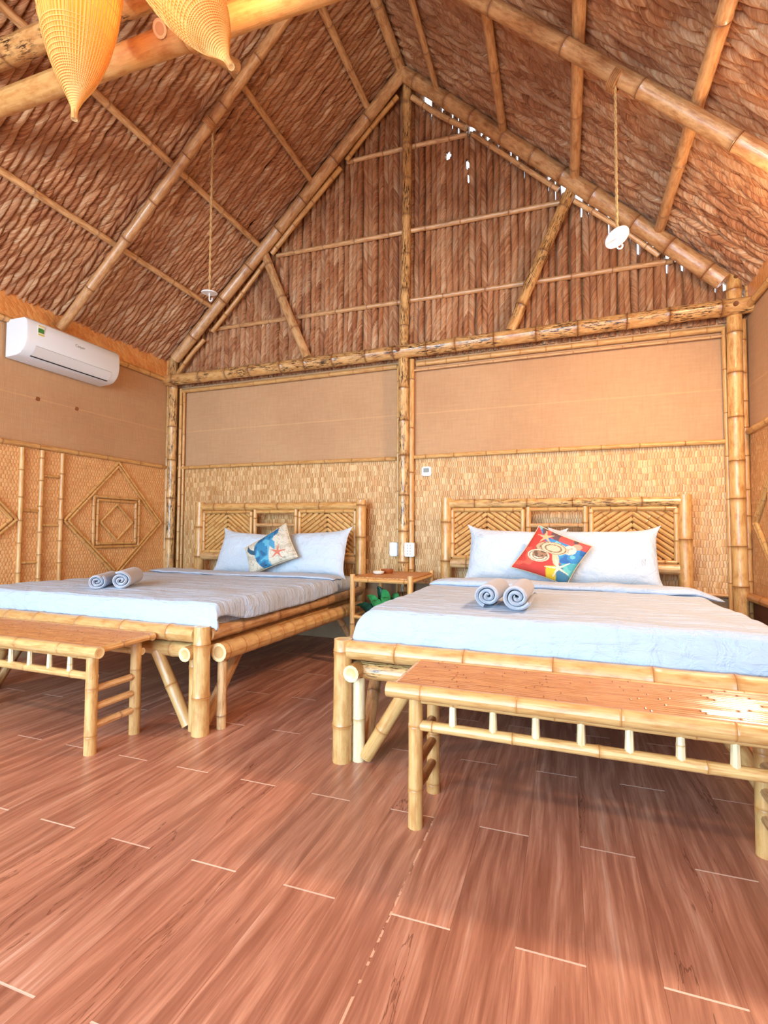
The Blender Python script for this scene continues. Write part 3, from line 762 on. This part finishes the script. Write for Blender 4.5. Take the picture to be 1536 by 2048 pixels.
def inpoly(x, y, P):
    c = False; j = len(P)-1
    for i in range(len(P)):
        if (P[i][1] > y) != (P[j][1] > y) and x < (P[j][0]-P[i][0])*(y-P[i][1])/(P[j][1]-P[i][1])+P[i][0]: c = not c
        j = i
    return c
def seg_d(x, y, a, b_):
    ax, ay = a; bx, by = b_; t_ = max(0, min(1, ((x-ax)*(bx-ax)+(y-ay)*(by-ay))/((bx-ax)**2+(by-ay)**2)))
    return math.hypot(x-ax-(bx-ax)*t_, y-ay-(by-ay)*t_)
def star(x, y, cx, cy, R, rot, w_):
    for k in range(5):
        a = rot+k*2*PI/5; d = seg_d(x, y, (cx, cy), (cx+R*math.cos(a), cy+R*math.sin(a)))
        l = math.hypot(x-cx, y-cy)/R
        if d < w_*(1.15-l) and l < 1: return True
    return False
H = hexc
# picture coordinates: u right, v up, each -1..1 in the upright picture frame of the photograph
def dolphin(u, v):
    n = fbm(u*4, v*4, 2)
    base = [H(214, 206, 186), H(196, 186, 164)][1 if n > .25 else 0]
    if abs(noise.noise((u*7, v*7, 9))) < .035: base = H(166, 156, 136)
    body = [(-.1, .55), (.02, .68), (.14, .8), (.1, .55), (.1, .4), (.06, .2), (.06, -.02), (.08, -.2), (.12, -.42), (.2, -.62), (.26, -.78), (.2, -.86), (.08, -.8), (-.1, -.68), (-.26, -.52), (-.4, -.3), (-.5, -.08), (-.52, .12), (-.46, .32), (-.3, .46)]
    fin = [(-.46, -.08), (-.66, -.02), (-.86, .1), (-.78, -.1), (-.6, -.2), (-.44, -.22)]
    fin2 = [(.02, .42), (.2, .3), (.26, .02), (.16, .06), (.0, .2)]
    tail = [(-.3, .4), (-.24, .58), (.0, .66), (.16, .9), (.22, .62), (.02, .42)]
    if inpoly(u, v, fin): return H(40, 84, 110)
    if inpoly(u, v, fin2): return H(74, 150, 186)
    if inpoly(u, v, body) or inpoly(u, v, tail):
        k = noise.noise((u*5, v*5, 4))
        if math.hypot(u+.0, v+.58) < .03: return H(20, 40, 56)
        if u+.25*v > .0 and v < .35: return H(104, 170, 200)
        return H(34, 96, 140) if k > .12 else (H(46, 130, 172) if k > -.2 else H(90, 172, 200))
    if star(u, v, .36, -.06, .27, .35, .045): return H(206, 116, 92)
    return base
def shells(u, v):
    n = fbm(u*3, v*3, 8); n2 = noise.noise((u*9, v*9, 3))
    # big spiral shells
    def ell(cx, cy, rx, ry, a=0):
        dx, dy = u-cx, v-cy; X = dx*math.cos(a)+dy*math.sin(a); Y = -dx*math.sin(a)+dy*math.cos(a); return (X/rx)**2+(Y/ry)**2
    cream, brown, pale = H(218, 192, 156), H(112, 82, 62), H(236, 220, 192)
    if star(u, v, -.12, .6, .22, .2, .04): return H(228, 178, 132)
    if star(u, v, .18, -.42, .34, .5, .035): return H(236, 224, 190)
    e = ell(-.3, -.02, .27, .2, -.25)
    if e < 1:
        e2 = ell(-.26, .03, .19, .115, -.15)
        if e2 < 1: return brown if n2 > -.05 else H(160, 122, 92)
        return pale if (math.sin(e*16) > -.3) else H(150, 118, 88)
    e = ell(.08, .22, .34, .2, -.3)
    if e < 1: return cream if math.sin(e*13+u*3) > -.55 else H(134, 102, 76)
    if ell(-.16, .28, .22, .16, .4) < 1: return H(190, 160, 124) if n2 > 0 else H(122, 92, 70)
    if ell(.46, .16, .16, .15) < 1: return pale if n2 > -.2 else H(222, 150, 130)
    if ell(.64, .26, .12, .1) < 1: return H(226, 160, 140)
    if ell(.12, -.12, .08, .25, .1) < 1: return cream
    # ground: red left, yellow band, turquoise and blue right
    s_ = u*.95+v*.42+n*.08
    if v > .62-.55*(u+.1) and u > -.2: return H(196, 80, 78) if n > -.1 else H(96, 74, 84)
    if s_ < .0 and not (u > -.12 and v < -.35): return H(206, 62, 52) if n > -.3 else H(222, 92, 70)
    if u < .12 and v < -.3 and u > -.16: return H(232, 192, 40)
    if s_ < .1: return H(60, 120, 150) if v < -.3 else H(206, 62, 52)
    if v < -.28: return H(110, 196, 190) if n > 0 else H(80, 176, 186)
    return (H(36, 104, 170) if n > .1 else (H(52, 136, 192) if n > -.25 else H(110, 190, 200)))
def cushion(name, pts, y, zoff, painter, label, bw, bh, back):
    """pts: left, top, right, bottom corner (x,z) as it leans; the print is painted in the frame's upright coordinates"""
    Lc, Tc, Rc, Bc = [Vector((p_[0], 0, p_[1])) for p_ in pts]
    cen = (Lc+Tc+Rc+Bc)/4; b = MB(); N = 84
    xs = [p_[0] for p_ in pts]; zs = [p_[1] for p_ in pts]
    cx, cz = (min(xs)+max(xs))/2, (min(zs)+max(zs))/2; sx, sz = (max(xs)-min(xs))/2, (max(zs)-min(zs))/2
    def pos(a, c, sd):
        P = Lc*(1-a)*(1-c)+Tc*a*(1-c)+Rc*a*c+Bc*(1-a)*c     # bilinear on the quad
        x, y_ = 2*a-1, 2*c-1
        pin = 1-.06*(abs(x)**2*(1-y_*y_)+abs(y_)**2*(1-x*x)); P = cen+(P-cen)*pin
        th = .062*(max(0, 1-abs(x)**2.6)**.5)*(max(0, 1-abs(y_)**2.6)**.5)
        th += fbm(x*2, y_*2, 7)*.004*min(1, th/.02)
        return (P.x-cen.x, -sd*th+(P.z-cz)*.32, P.z-cen.z), P
    for sd in (1, -1):
        def f(a, c): return pos(a, c, sd)[0]
        def col(a, c):
            if sd < 0: return back
            P = pos(a, c, 1)[1]; return painter((P.x-cx)/sx, (P.z-cz)/sz)
        b.grid(N, N, f, None, col) if sd > 0 else b.grid(30, 30, f, None, col)
    o = b.build('cushion', PRINT, local=True); o.location = (cen.x, y, cen.z+zoff); WORLD[o.name] = o.location.copy()
    tag(o, label, 'cushion')
    q = MB()
    cs = [(0, 0), (1, 0), (1, 1), (0, 1), (0, 0)]; pts_ = []
    for (a0, c0), (a1, c1) in zip(cs, cs[1:]):
        for k in range(16): pts_.append(pos(a0+(a1-a0)*k/16, c0+(c1-c0)*k/16, 1)[0])
    pts_.append(pts_[0]); q.ring_tube(pts_, .004, 6, caps=False)
    q.build('piping', mat_plain('cushion_piping', (206, 186, 150), .7), o, local=True)
    return o
cushion('cushion', [(-1.28, .849), (-.915, 1.066), (-.742, .788), (-1.17, .62)], -.525, -.005, dolphin, 'square cushion printed with a blue dolphin and a small red starfish', 1, 1, H(206, 196, 170))
cushion('cushion', [(.975, .765), (1.16, 1.055), (1.5, .915), (1.335, .655)], -.56, -.01, shells, 'square cushion printed with sea shells on red, yellow and blue', 1, 1, H(214, 180, 120))

# ------------------------------------------------------------ rolled towels
def towel(loc, rotz, r, L, label, seed, group):
    rr_ = random.Random(seed); b = MB(); turns = 2.6; n = 90; pts = []
    for i in range(n+1):
        t_ = i/n; a = t_*turns*2*PI; q = r*(.16+.84*t_)
        q *= 1+.05*math.sin(a*1.5+seed)*(1-t_)
        pts.append((q*math.cos(a+seed), q*math.sin(a+seed)*.93))
    th = r*.24
    def f(a, c):     # a around sheet cross-section loop, c along axis
        i = a*2*n; back = i > n; k = min(n, int(i)) if not back else max(0, int(2*n-i))
        x, z = pts[k]; l = math.hypot(x, z) or 1; s_ = 1 if not back else (1-th/l if l > th else .2)
        y = (c-.5)*L*(1+.04*math.sin(k*.4+seed)*(1 if abs(c-.5) > .4 else 0))
        return (x*s_, y, z*s_)
    b.grid(2*n, 10, f)
    for c_ in (0, 1):  # closed ends follow the spiral thickness
        vs, fs = [], []
        for k in range(n+1):
            x, z = pts[k]; l = math.hypot(x, z) or 1; s_ = 1-th/l if l > th else .2
            y = (c_-.5)*L*(1+.04*math.sin(k*.4+seed))
            m = (1+s_)/2; yb_ = y+(.012 if c_ else -.012)
            vs += [(x, y, z), (x*m, yb_, z*m), (x*s_, y, z*s_)]
        for k in range(n):
            A = k*3
            for j in (0, 1):
                q_ = (A+j, A+j+1, A+3+j+1, A+3+j); fs.append(q_ if c_ else q_[::-1])
        b.add(vs, fs)
    o = b.build('rolled_towel', TERRY, local=True); o.location = loc; o.rotation_euler = (0, 0, rotz); WORLD[o.name] = Vector(loc)
    return tag(o, label, 'towel', group)
towel((1.01, -1.73, .716), -.03, .061, .34, 'rolled grey-blue towel on the right bed, the left one of its pair', .6, 'towels on the right bed')
towel((1.135, -1.75, .72), -.02, .065, .37, 'rolled grey-blue towel on the right bed, the right one of its pair', 2.1, 'towels on the right bed')
towel((-1.40, -1.80, .686), .6, .056, .32, 'rolled towel on the left bed with a loose open spiral, left of its pair', 3.3, 'towels on the left bed')
towel((-1.275, -1.74, .692), .6, .063, .33, 'rolled towel on the left bed with a tight round end, right of its pair', 4.6, 'towels on the left bed')

# ------------------------------------------------------------ benches
def bench(x0, x1, label, lx, rx, seed):
    rg = random.Random(seed); t = empty('bamboo_bench', ((x0+x1)/2, -2.36, 0), label, 'bench', 'benches at the feet of the beds')
    yF, yB, zt = -2.475, -2.235, .445
    for x in (x0, x1):
        for y, nm in ((yF, 'leg'), (yB, 'leg')):
            q = MB(); q.culm((x, y, 0), (x, y, .45), .026, .025, .19, rng=rg, bump=.6); q.build('leg', BLOND, t)
        for z in (.118, .2, .28):
            q = MB(); q.culm((x, yF+.01, z), (x, yB-.0, z), .0165, None, .4, 10, rng=rg); q.build('side_rung', RUNG if x == x0 and lx else TAN, t)
    for y in (yF, yB):
        q = MB(); q.culm((x0-.02 if lx else x0, y+(.02 if y == yB else 0), .34 if y == yF else .395), (x1+.02 if rx else x1, y+(.02 if y == yB else 0), .34 if y == yF else .395), .018, None, .3, rng=rg); q.build('lower_rail', BLOND, t)
        q = MB(); q.culm((x0, y, .427), (x1, y, .427), .014, None, .34, rng=rg); q.build('under_rail', BLOND, t)
    n = 8
    for i in range(n-1):
        x = x0+(x1-x0)*(i+1)/n-(.005)
        q = MB(); q.culm((x, yF, .35), (x, yF, .425), .0135, .011, .2, 8, rng=rg); q.build('spindle', PALE, t)
    # top: round front, back and end poles around a field of thin slats
    q = MB(); q.culm((x0-.09, -2.515, .462), (x1+.09, -2.515, .462), .0255, None, .33, rng=rg, bump=.6)
    q.culm((x0-.06, -2.19, .466), (x1+.06, -2.19, .466), .02, None, .33, rng=rg, bump=.6)
    top = q.build('top_frame', BLOND, t)
    for x in (x0-.065, x1+.065):
        q = MB(); q.culm((x, -2.5, .468), (x, -2.19, .47), .014, None, .16, rng=rg); q.build('end_pole', GOLD, top)
    q = MB(); ns = 17
    for i in range(ns):
        y = -2.486+(.283)*i/(ns-1)
        q.culm((x0-.06, y, .476), (x1+.06, y, .476), .0085, None, rg.uniform(.2, .34), 8, rng=rg, bump=1.2, caps=True)
    q.build('slat_top', BENCHTOP, t)
bench(.845, 1.905, 'bamboo bench with slatted brown top at the foot of the right bed', True, False, 5)
bench(-1.73, -.665, 'bamboo bench at the foot of the left bed, cut by the photo edge', False, True, 9)

# ------------------------------------------------------------ bedside table and what stands on it
t = empty('bedside_table', (.05, -.42, 0), 'small square bamboo table between the beds with an ashtray on it', 'table')
X0, X1, Y0, Y1 = -.165, .285, -.73, -.13
for x in (X0, X1):
    for y in (Y0, Y1):
        q = MB(); q.culm((x, y, 0), (x, y, .675), .02, None, .5, 12); q.build('leg', GOLD, t)
for z, r_ in ((.632, .015), (.36, .013)):
    q = MB()
    q.culm((X0, Y0, z), (X1, Y0, z), r_, None, .25, 10); q.culm((X0, Y1, z), (X1, Y1, z), r_, None, .25, 10)
    q.culm((X0, Y0, z), (X0, Y1, z), r_, None, .3, 10); q.culm((X1, Y0, z), (X1, Y1, z), r_, None, .3, 10)
    q.build('frame_rail' if z > .5 else 'lower_rail', GOLD, t)
MB().box((X0-.005, Y0-.005, .645), (X1+.005, Y1+.005, .657)).build('table_top', TABLETOP, t, smooth=False)
def lathe(b, prof, cx, cy, seg=28, mi=0):
    vs = [(cx+r_*math.cos(2*PI*k/seg), cy+r_*math.sin(2*PI*k/seg), z) for r_, z in prof for k in range(seg+1)]
    us = [(k/seg, z) for r_, z in prof for k in range(seg+1)]
    fs = [(i*(seg+1)+k, i*(seg+1)+k+1, (i+1)*(seg+1)+k+1, (i+1)*(seg+1)+k) for i in range(len(prof)-1) for k in range(seg)]
    return b.add(vs, fs, us, None, mi)
o = tag(lathe(MB(), [(0, .658), (.03, .658), (.042, .665), (.047, .678), (.044, .68), (.038, .672), (.028, .666), (0, .666)], -.06, -.46).build('ashtray', mat_plain('white_china', (238, 232, 220), .25), origin=(-.06, -.46, .657)), 'small round white ashtray on the bedside table', 'ashtray')
o = tag(lathe(MB(), [(0, .658), (.04, .658), (.05, .67), (.052, .69), (.046, .69), (.042, .676), (0, .672)], -.03, -.34).build('wooden_dish', ASHB, origin=(-.03, -.34, .657)), 'small brown wooden dish behind the white ashtray on the bedside table', 'dish')
# plant under the table
t = empty('potted_plant', (.0, -.42, 0), 'green leafy plant in a pot under the bedside table', 'plant')
lathe(MB(), [(0, 0), (.07, 0), (.095, .17), (.1, .2), (.092, .2), (.088, .17), (0, .165)], .0, -.42).build('pot', POT, t)
lathe(MB(), [(0, .176), (.087, .176)], .0, -.42).build('soil', SOIL, t)
def leaf(base, tip, wid, m, up_=.06, curl=0):
    b = MB(); A = Vector(base); B_ = Vector(tip); d = B_-A; sd = d.cross(Vector((0, 1, .3))).normalized()
    nrm = sd.cross(d).normalized()
    def f(a, c):
        w_ = wid*math.sin(PI*min(1, c**.8))**.8*(1-.15*c); x = (2*a-1)
        P = A+d*c+Vector((0, 0, up_))*math.sin(PI*c)-Vector((0, 0, curl))*c*c
        return P+sd*x*w_/2+nrm*(abs(x)**1.3*w_*.22)+nrm*.004*math.sin(c*30)*abs(x)
    b.grid(8, 14, f); o = b.build('leaf', m, t)
    md = o.modifiers.new('thickness', 'SOLIDIFY'); md.thickness = .002
    return o
bs = (.0, -.42, .18)
for tip, wd, m in (((-.12, -.56, .5), .08, LEAF), ((-.06, -.6, .47), .085, LEAF), ((-.2, -.6, .42), .09, LEAFD), ((.03, -.6, .5), .075, LEAF), ((-.075, -.44, .56), .07, LEAFD), ((.0, -.5, .545), .085, LEAF), ((-.03, -.52, .43), .09, LEAF), ((.1, -.5, .46), .08, LEAF), ((.14, -.46, .42), .07, LEAF),
                   ((-.16, -.5, .4), .1, LEAFD), ((-.18, -.42, .34), .09, LEAFD), ((-.1, -.56, .33), .1, LEAFD), ((.05, -.57, .36), .09, LEAFD), ((.06, -.34, .5), .08, LEAF), ((.16, -.38, .34), .08, LEAFD)):
    bb = Vector(bs)+(Vector(tip)-Vector(bs))*.35
    q = MB(); q.ring_tube([bs, tuple((Vector(bs)+bb)/2+Vector((0, 0, .03))), tuple(bb)], .003, 6); q.build('stem', LEAFD, t)
    leaf(bb, tip, wd, m)

# ------------------------------------------------------------ small wall things
t = empty('wall_thermostat', (.195, .01, 1.49), 'small white square controller on the woven wall right of the centre post', 'thermostat')
def rbox(lo, hi, r_, m, name, parent, seg=3):
    import bmesh
    bm = bmesh.new(); bmesh.ops.create_cube(bm, size=1)
    for v in bm.verts: v.co = Vector([(lo[i]+hi[i])/2+v.co[i]*(hi[i]-lo[i]) for i in range(3)])
    bmesh.ops.bevel(bm, geom=bm.edges[:], offset=r_, segments=seg, affect='EDGES')
    b = MB(); bm.verts.index_update(); b.add([tuple(v.co) for v in bm.verts], [tuple(v.index for v in f_.verts) for f_ in bm.faces]); bm.free()
    return b.build(name, m, parent)
rbox((.157, .005, 1.482), (.243, .03, 1.562), .008, WHITEPL, 'housing', t)
rbox((.175, .001, 1.512), (.225, .007, 1.548), .002, GREYPL, 'screen', t)
def socket(x, y, z, w_, h_, lab, holes):
    t = empty('power_socket', (x, y, z), lab, 'socket')
    rbox((x-w_/2, y-.055, z), (x+w_/2, y, z+h_), .006, WHITEPL, 'housing', t)
    rbox((x-w_/2+.008, y-.058, z+.01), (x+w_/2-.008, y-.052, z+h_-.01), .002, WHITEPL, 'face_plate', t)
    if holes:
        q = MB()
        for r_ in range(4):
            for dx in (-.012, .012): q.box((x+dx-.003, y-.0592, z+.02+r_*.024), (x+dx+.003, y-.0575, z+.03+r_*.024))
        q.build('socket_slots', GREYPL, t, smooth=False)
    else: rbox((x-.014, y-.062, z+.04), (x+.014, y-.056, z+.08), .002, WHITEPL, 'rocker_switch', t)
socket(-.085, .02, .78, .07, .12, 'white switch box on the left side of the centre post, above the table', False)
socket(.072, -.024, .78, .085, .12, 'white multi-socket box on the right side of the centre post, above the table', True)

# ------------------------------------------------------------ air conditioner
t = empty('air_conditioner', (XL+.03, -1.27, 2.29), 'white wall air conditioner high on the left wall with a green energy label', 'air conditioner')
ya, yb, xw = -1.68, -.88, XL+.03
prof = [(0, 2.575), (.2, 2.57), (.225, 2.55), (.232, 2.5), (.232, 2.42), (.222, 2.37), (.2, 2.335), (.165, 2.305), (.12, 2.292), (0, 2.288)]
q = MB(); n = len(prof); vs = []
cols_ = [(ya, .985), (ya+.012, 1.0), (yb-.012, 1.0), (yb, .985)]
for y, k in cols_:
    for x, z in prof: vs.append((xw+x*k, y, 2.43+(z-2.43)*k))
fs = []
for j in range(3):
    for i in range(n): fs.append((j*n+i, j*n+(i+1) % n, (j+1)*n+(i+1) % n, (j+1)*n+i))
fs.append(tuple(range(n))[::-1]); fs.append(tuple(range(3*n, 4*n)))
q.add(vs, fs); q.build('body', WHITEPL, t)
def onface(y0, y1, i0, i1, off, name, m, shrink=0):
    P0, P1 = prof[i0], prof[i1]; q = MB(); pts_ = prof[i0:i1+1]; vv = []
    for y in (y0, y1):
        for (x, z) in pts_: vv.append((xw+x+off, y, z-off*.3))
    k = len(pts_); return q.add(vv, [(i, i+1, k+i+1, k+i) for i in range(k-1)]).build(name, m, t)
fl = onface(ya+.07, yb-.07, 5, 7, .003, 'air_flap', mat_plain('white_flap', (226, 230, 232), .35))
q = MB(); q.box((xw+.163, ya+.07, 2.3), (xw+.172, yb-.07, 2.306)); q.build('air_slot', DARK, t, smooth=False)
q = MB(); q.box((xw+.2215, ya+.07, 2.372), (xw+.2255, yb-.07, 2.3745)); q.build('panel_seam', mat_plain('seam_grey', (190, 194, 196), .5), t, smooth=False)
xf = xw+.2325
lb = MB(); lb.box((xf-.002, ya+.075, 2.455), (xf+.0006, ya+.125, 2.535)); L_ = lb.build('energy_label', mat_plain('label_white', (236, 240, 226), .4), t, smooth=False)
q = MB(); q.box((xf, ya+.078, 2.478), (xf+.0012, ya+.122, 2.512)); q.build('green_field', mat_plain('label_green', (70, 140, 60), .4), L_, smooth=False)
q = MB(); q.box((xf, ya+.078, 2.459), (xf+.0012, ya+.122, 2.469)); q.box((xf, ya+.078, 2.526), (xf+.0012, ya+.122, 2.533)); q.build('yellow_band', mat_plain('label_yellow', (214, 206, 90), .4), L_, smooth=False)
cu = bpy.data.curves.new('lettering', 'FONT'); cu.body = 'Casper'; cu.size = .03; cu.extrude = .0005; cu.align_x = 'CENTER'
tmp = bpy.data.objects.new('lettering_source', cu); C.objects.link(tmp); bpy.context.view_layer.update()
me = bpy.data.meshes.new_from_object(tmp.evaluated_get(bpy.context.evaluated_depsgraph_get())); bpy.data.objects.remove(tmp)
me.transform(Matrix.Translation((xf-WORLD[t.name].x, -1.26-WORLD[t.name].y, 2.478-WORLD[t.name].z)) @ Matrix.Rotation(PI/2, 4, 'Z') @ Matrix.Rotation(PI/2, 4, 'X'))
me.materials.clear(); me.materials.append(LOGO); lo_ = bpy.data.objects.new('lettering', me); C.objects.link(lo_); lo_.parent = t
# two rusty stains on the burlap below it
for y in (-1.42, -1.085):
    q = MB(); vv = [(xw-.0145, y, 2.04)]+[(xw-.0145, y+.018*math.cos(k*.524)*(1+.3*math.sin(k*2)), 2.04+.018*math.sin(k*.524)*(1+.25*math.cos(k*3))) for k in range(12)]
    q.add(vv, [(0, 1+k, 1+(k+1) % 12) for k in range(12)]); q.build('stain', mat_plain('rust_stain', (140, 84, 46), .9), wl)

# ------------------------------------------------------------ hanging hooks for nets
def hook(x, y, zt, zb, r_, label, tilt, rp, cl=None, ax=None, rl=.05):
    t = empty('hanging_hook', (x, y, zb), label, 'hook')
    pts_ = [(x, y, zt)]; n = 60; m = n
    b = MB()
    for s_ in (0, PI):
        P = [(x+rp*.5*math.cos(i*.8+s_), y+rp*.5*math.sin(i*.8+s_), zt+(zb+.02-zt)*i/90) for i in range(91)]
        b.ring_tube(P, rp*.62, 6, .5)
    b.build('rope', ROPE, t)
    b = MB(); ax = Vector(ax).normalized(); e1 = Vector((0, 1, 0)); e2 = ax.cross(e1).normalized()
    for k in range(5):
        c = Vector(cl); P = []
        for i in range(17):
            a = i/16*2*PI; P.append(tuple(c+ax*((k-2)*.01)+e1*(rl*math.cos(a))+e2*(rl*math.sin(a))))
        b.ring_tube(P, .006, 6, caps=False)
    b.build('lashing', LASH, t)
    b = MB(); n_ = 24; vs = []
    R_ = Matrix.Rotation(tilt[0], 3, 'X') @ Matrix.Rotation(tilt[1], 3, 'Y')
    for z_, rr_ in ((.004, 0), (.004, r_), (0, r_*1.03), (-.004, r_), (-.004, 0)):
        for k in range(n_):
            a = 2*PI*k/n_; sc = 1+.05*math.sin(a*12); v = R_ @ Vector((rr_*sc*math.cos(a), rr_*sc*math.sin(a), z_)); vs.append((x+v.x, y+v.y, zb+v.z))
    b.add(vs, [(i*n_+k, i*n_+(k+1) % n_, (i+1)*n_+(k+1) % n_, (i+1)*n_+k) for i in range(4) for k in range(n_)])
    b.build('disc', WHITEPL, t)
    b = MB(); P = [(x, y, zb-.0), (x, y, zb-.05)]+[(x+.013-.013*math.cos(a), y, zb-.05-.015*math.sin(a)) for a in (.6, 1.2, 1.8, 2.4, 3.0, 3.6)]
    b.ring_tube(P, .0045, 8); b.build('hook', WHITEPL, t)
def raf_point(side, K, y, r, x):
    n_ = Vector((-side*K, 0, -1)).normalized(); off = n_*(r+.028)
    x = abs(x)+off.x*side*-1
    return Vector((side*x, y, ZA-.12-K*x))+off
hook(-1.115, -1.23, 4.03, 2.745, .056, 'white disc hook hanging on a long rope from the left roof slope', (.12, .05), .0085, raf_point(-1, KL, -1.285, .036, 1.10), (-1, 0, -KL), .041)
hook(1.6, -1.3, 3.49, 2.565, .062, 'white disc hook hanging on a rope tied to the right rafter', (-.32, -.38), .0075, raf_point(1, KR, -1.285, .045, 1.61), (1, 0, -KR), .054)

# ------------------------------------------------------------ hanging fish-trap lamps
def mat_shade():
    t = NT('woven_lamp_shade'); u = t.sep(t.uv())
    a = t.math('SINE', t.math('MULTIPLY', u[0], 2*PI*64)); r_ = t.noise(t.comb(t.math('MULTIPLY', u[0], 90), t.math('MULTIPLY', u[1], 2), 0), 1, 3)
    k = t.math('ADD', t.math('MULTIPLY', a, .3), r_)
    t.l(t.ramp(k, [(.2, hexc(206, 132, 54)), (.6, hexc(238, 178, 92)), (.9, hexc(248, 208, 134))]), t.b.inputs['Base Color'])
    t.bump(a, .5, .004)
    tr = t.n('ShaderNodeBsdfTranslucent'); tr.inputs[0].default_value = hexc(250, 176, 84); mx = t.n('ShaderNodeMixShader'); mx.inputs[0].default_value = .36
    t.l(t.b.outputs[0], mx.inputs[1]); t.l(tr.outputs[0], mx.inputs[2]); t.l(mx.outputs[0], t.t.nodes['Material Output'].inputs[0])
    return t.set(Roughness=.5)
SHADE = mat_shade(); SPLIT = mat_plain('split_cane', (236, 190, 116), .4)
e = NT('lamp_bulb'); e.set(Emission_Color=(1, .62, .3, 1), Emission_Strength=4.0); BULB = e.m
def fish_lamp(tip, H_, R_, rot, label):
    t = empty('hanging_lamp', tip, label, 'lamp', 'fish-trap lamps', rot)
    prof = [(0.0, .012), (.035, .013), (.06, .02), (.11, .048), (.17, .088), (.25, .128), (.35, .165), (.48, .197), (.62, .215), (.78, .21), (.92, .18), (1.05, .13), (1.15, .08), (1.2, .05)]
    prof = [(z*H_, r_*R_/.215) for z, r_ in prof]
    def at(z):
        for (z0, r0), (z1, r1) in zip(prof, prof[1:]):
            if z <= z1: return r0+(r1-r0)*(z-z0)/(z1-z0)
        return prof[-1][1]
    b = MB(); lathe(b, [(at(z*H_*1.2/60)*.985, z*H_*1.2/60) for z in range(61)], 0, 0, 64); b.build('lamp_shade', SHADE, t, local=True)
    b = MB()
    for k in range(56):
        a = 2*PI*k/56; P = [(at(z*H_*1.2/26)*math.cos(a), at(z*H_*1.2/26)*math.sin(a), z*H_*1.2/26) for z in range(27)]
        b.ring_tube(P, .0022, 4, caps=False)
    b.build('cane_ribs', SPLIT, t, local=True)
    b = MB(); z = .05
    while z < 1.15*H_:
        P = [(at(z)*1.012*math.cos(2*PI*k/40), at(z)*1.012*math.sin(2*PI*k/40), z+.01*math.sin(2*PI*k/40)) for k in range(41)]
        b.ring_tube(P, .0016, 4, caps=False); z += .008 if z < .2 else (.016 if z < .33 else .06)
    b.build('cane_hoops', SPLIT, t, local=True)
    b = MB(); b.ring_tube([(0, 0, -.005), (0, 0, .05)], .013, 8); b.build('tip', BLOND, t, local=True)
    b = MB(); lathe(b, [(0, .46*H_), (.03, .48*H_), (.042, .53*H_), (.03, .58*H_), (.012, .6*H_), (0, .6*H_)], 0, 0, 16); b.build('bulb', BULB, t, local=True)
    b = MB(); b.ring_tube([(0, 0, .6*H_), (0, 0, 1.3*H_)], .005, 6); b.build('cord', DARK, t, local=True)
fish_lamp((-.515, -2.75, 2.655), .92, .158, (0, .0, 0), 'golden woven fish-trap lamp hanging at top left, the larger and lower one')
fish_lamp((.245, -2.75, 2.62), .9, .15, (0, -.52, 0), 'golden woven fish-trap lamp hanging tilted, right of the larger lamp')
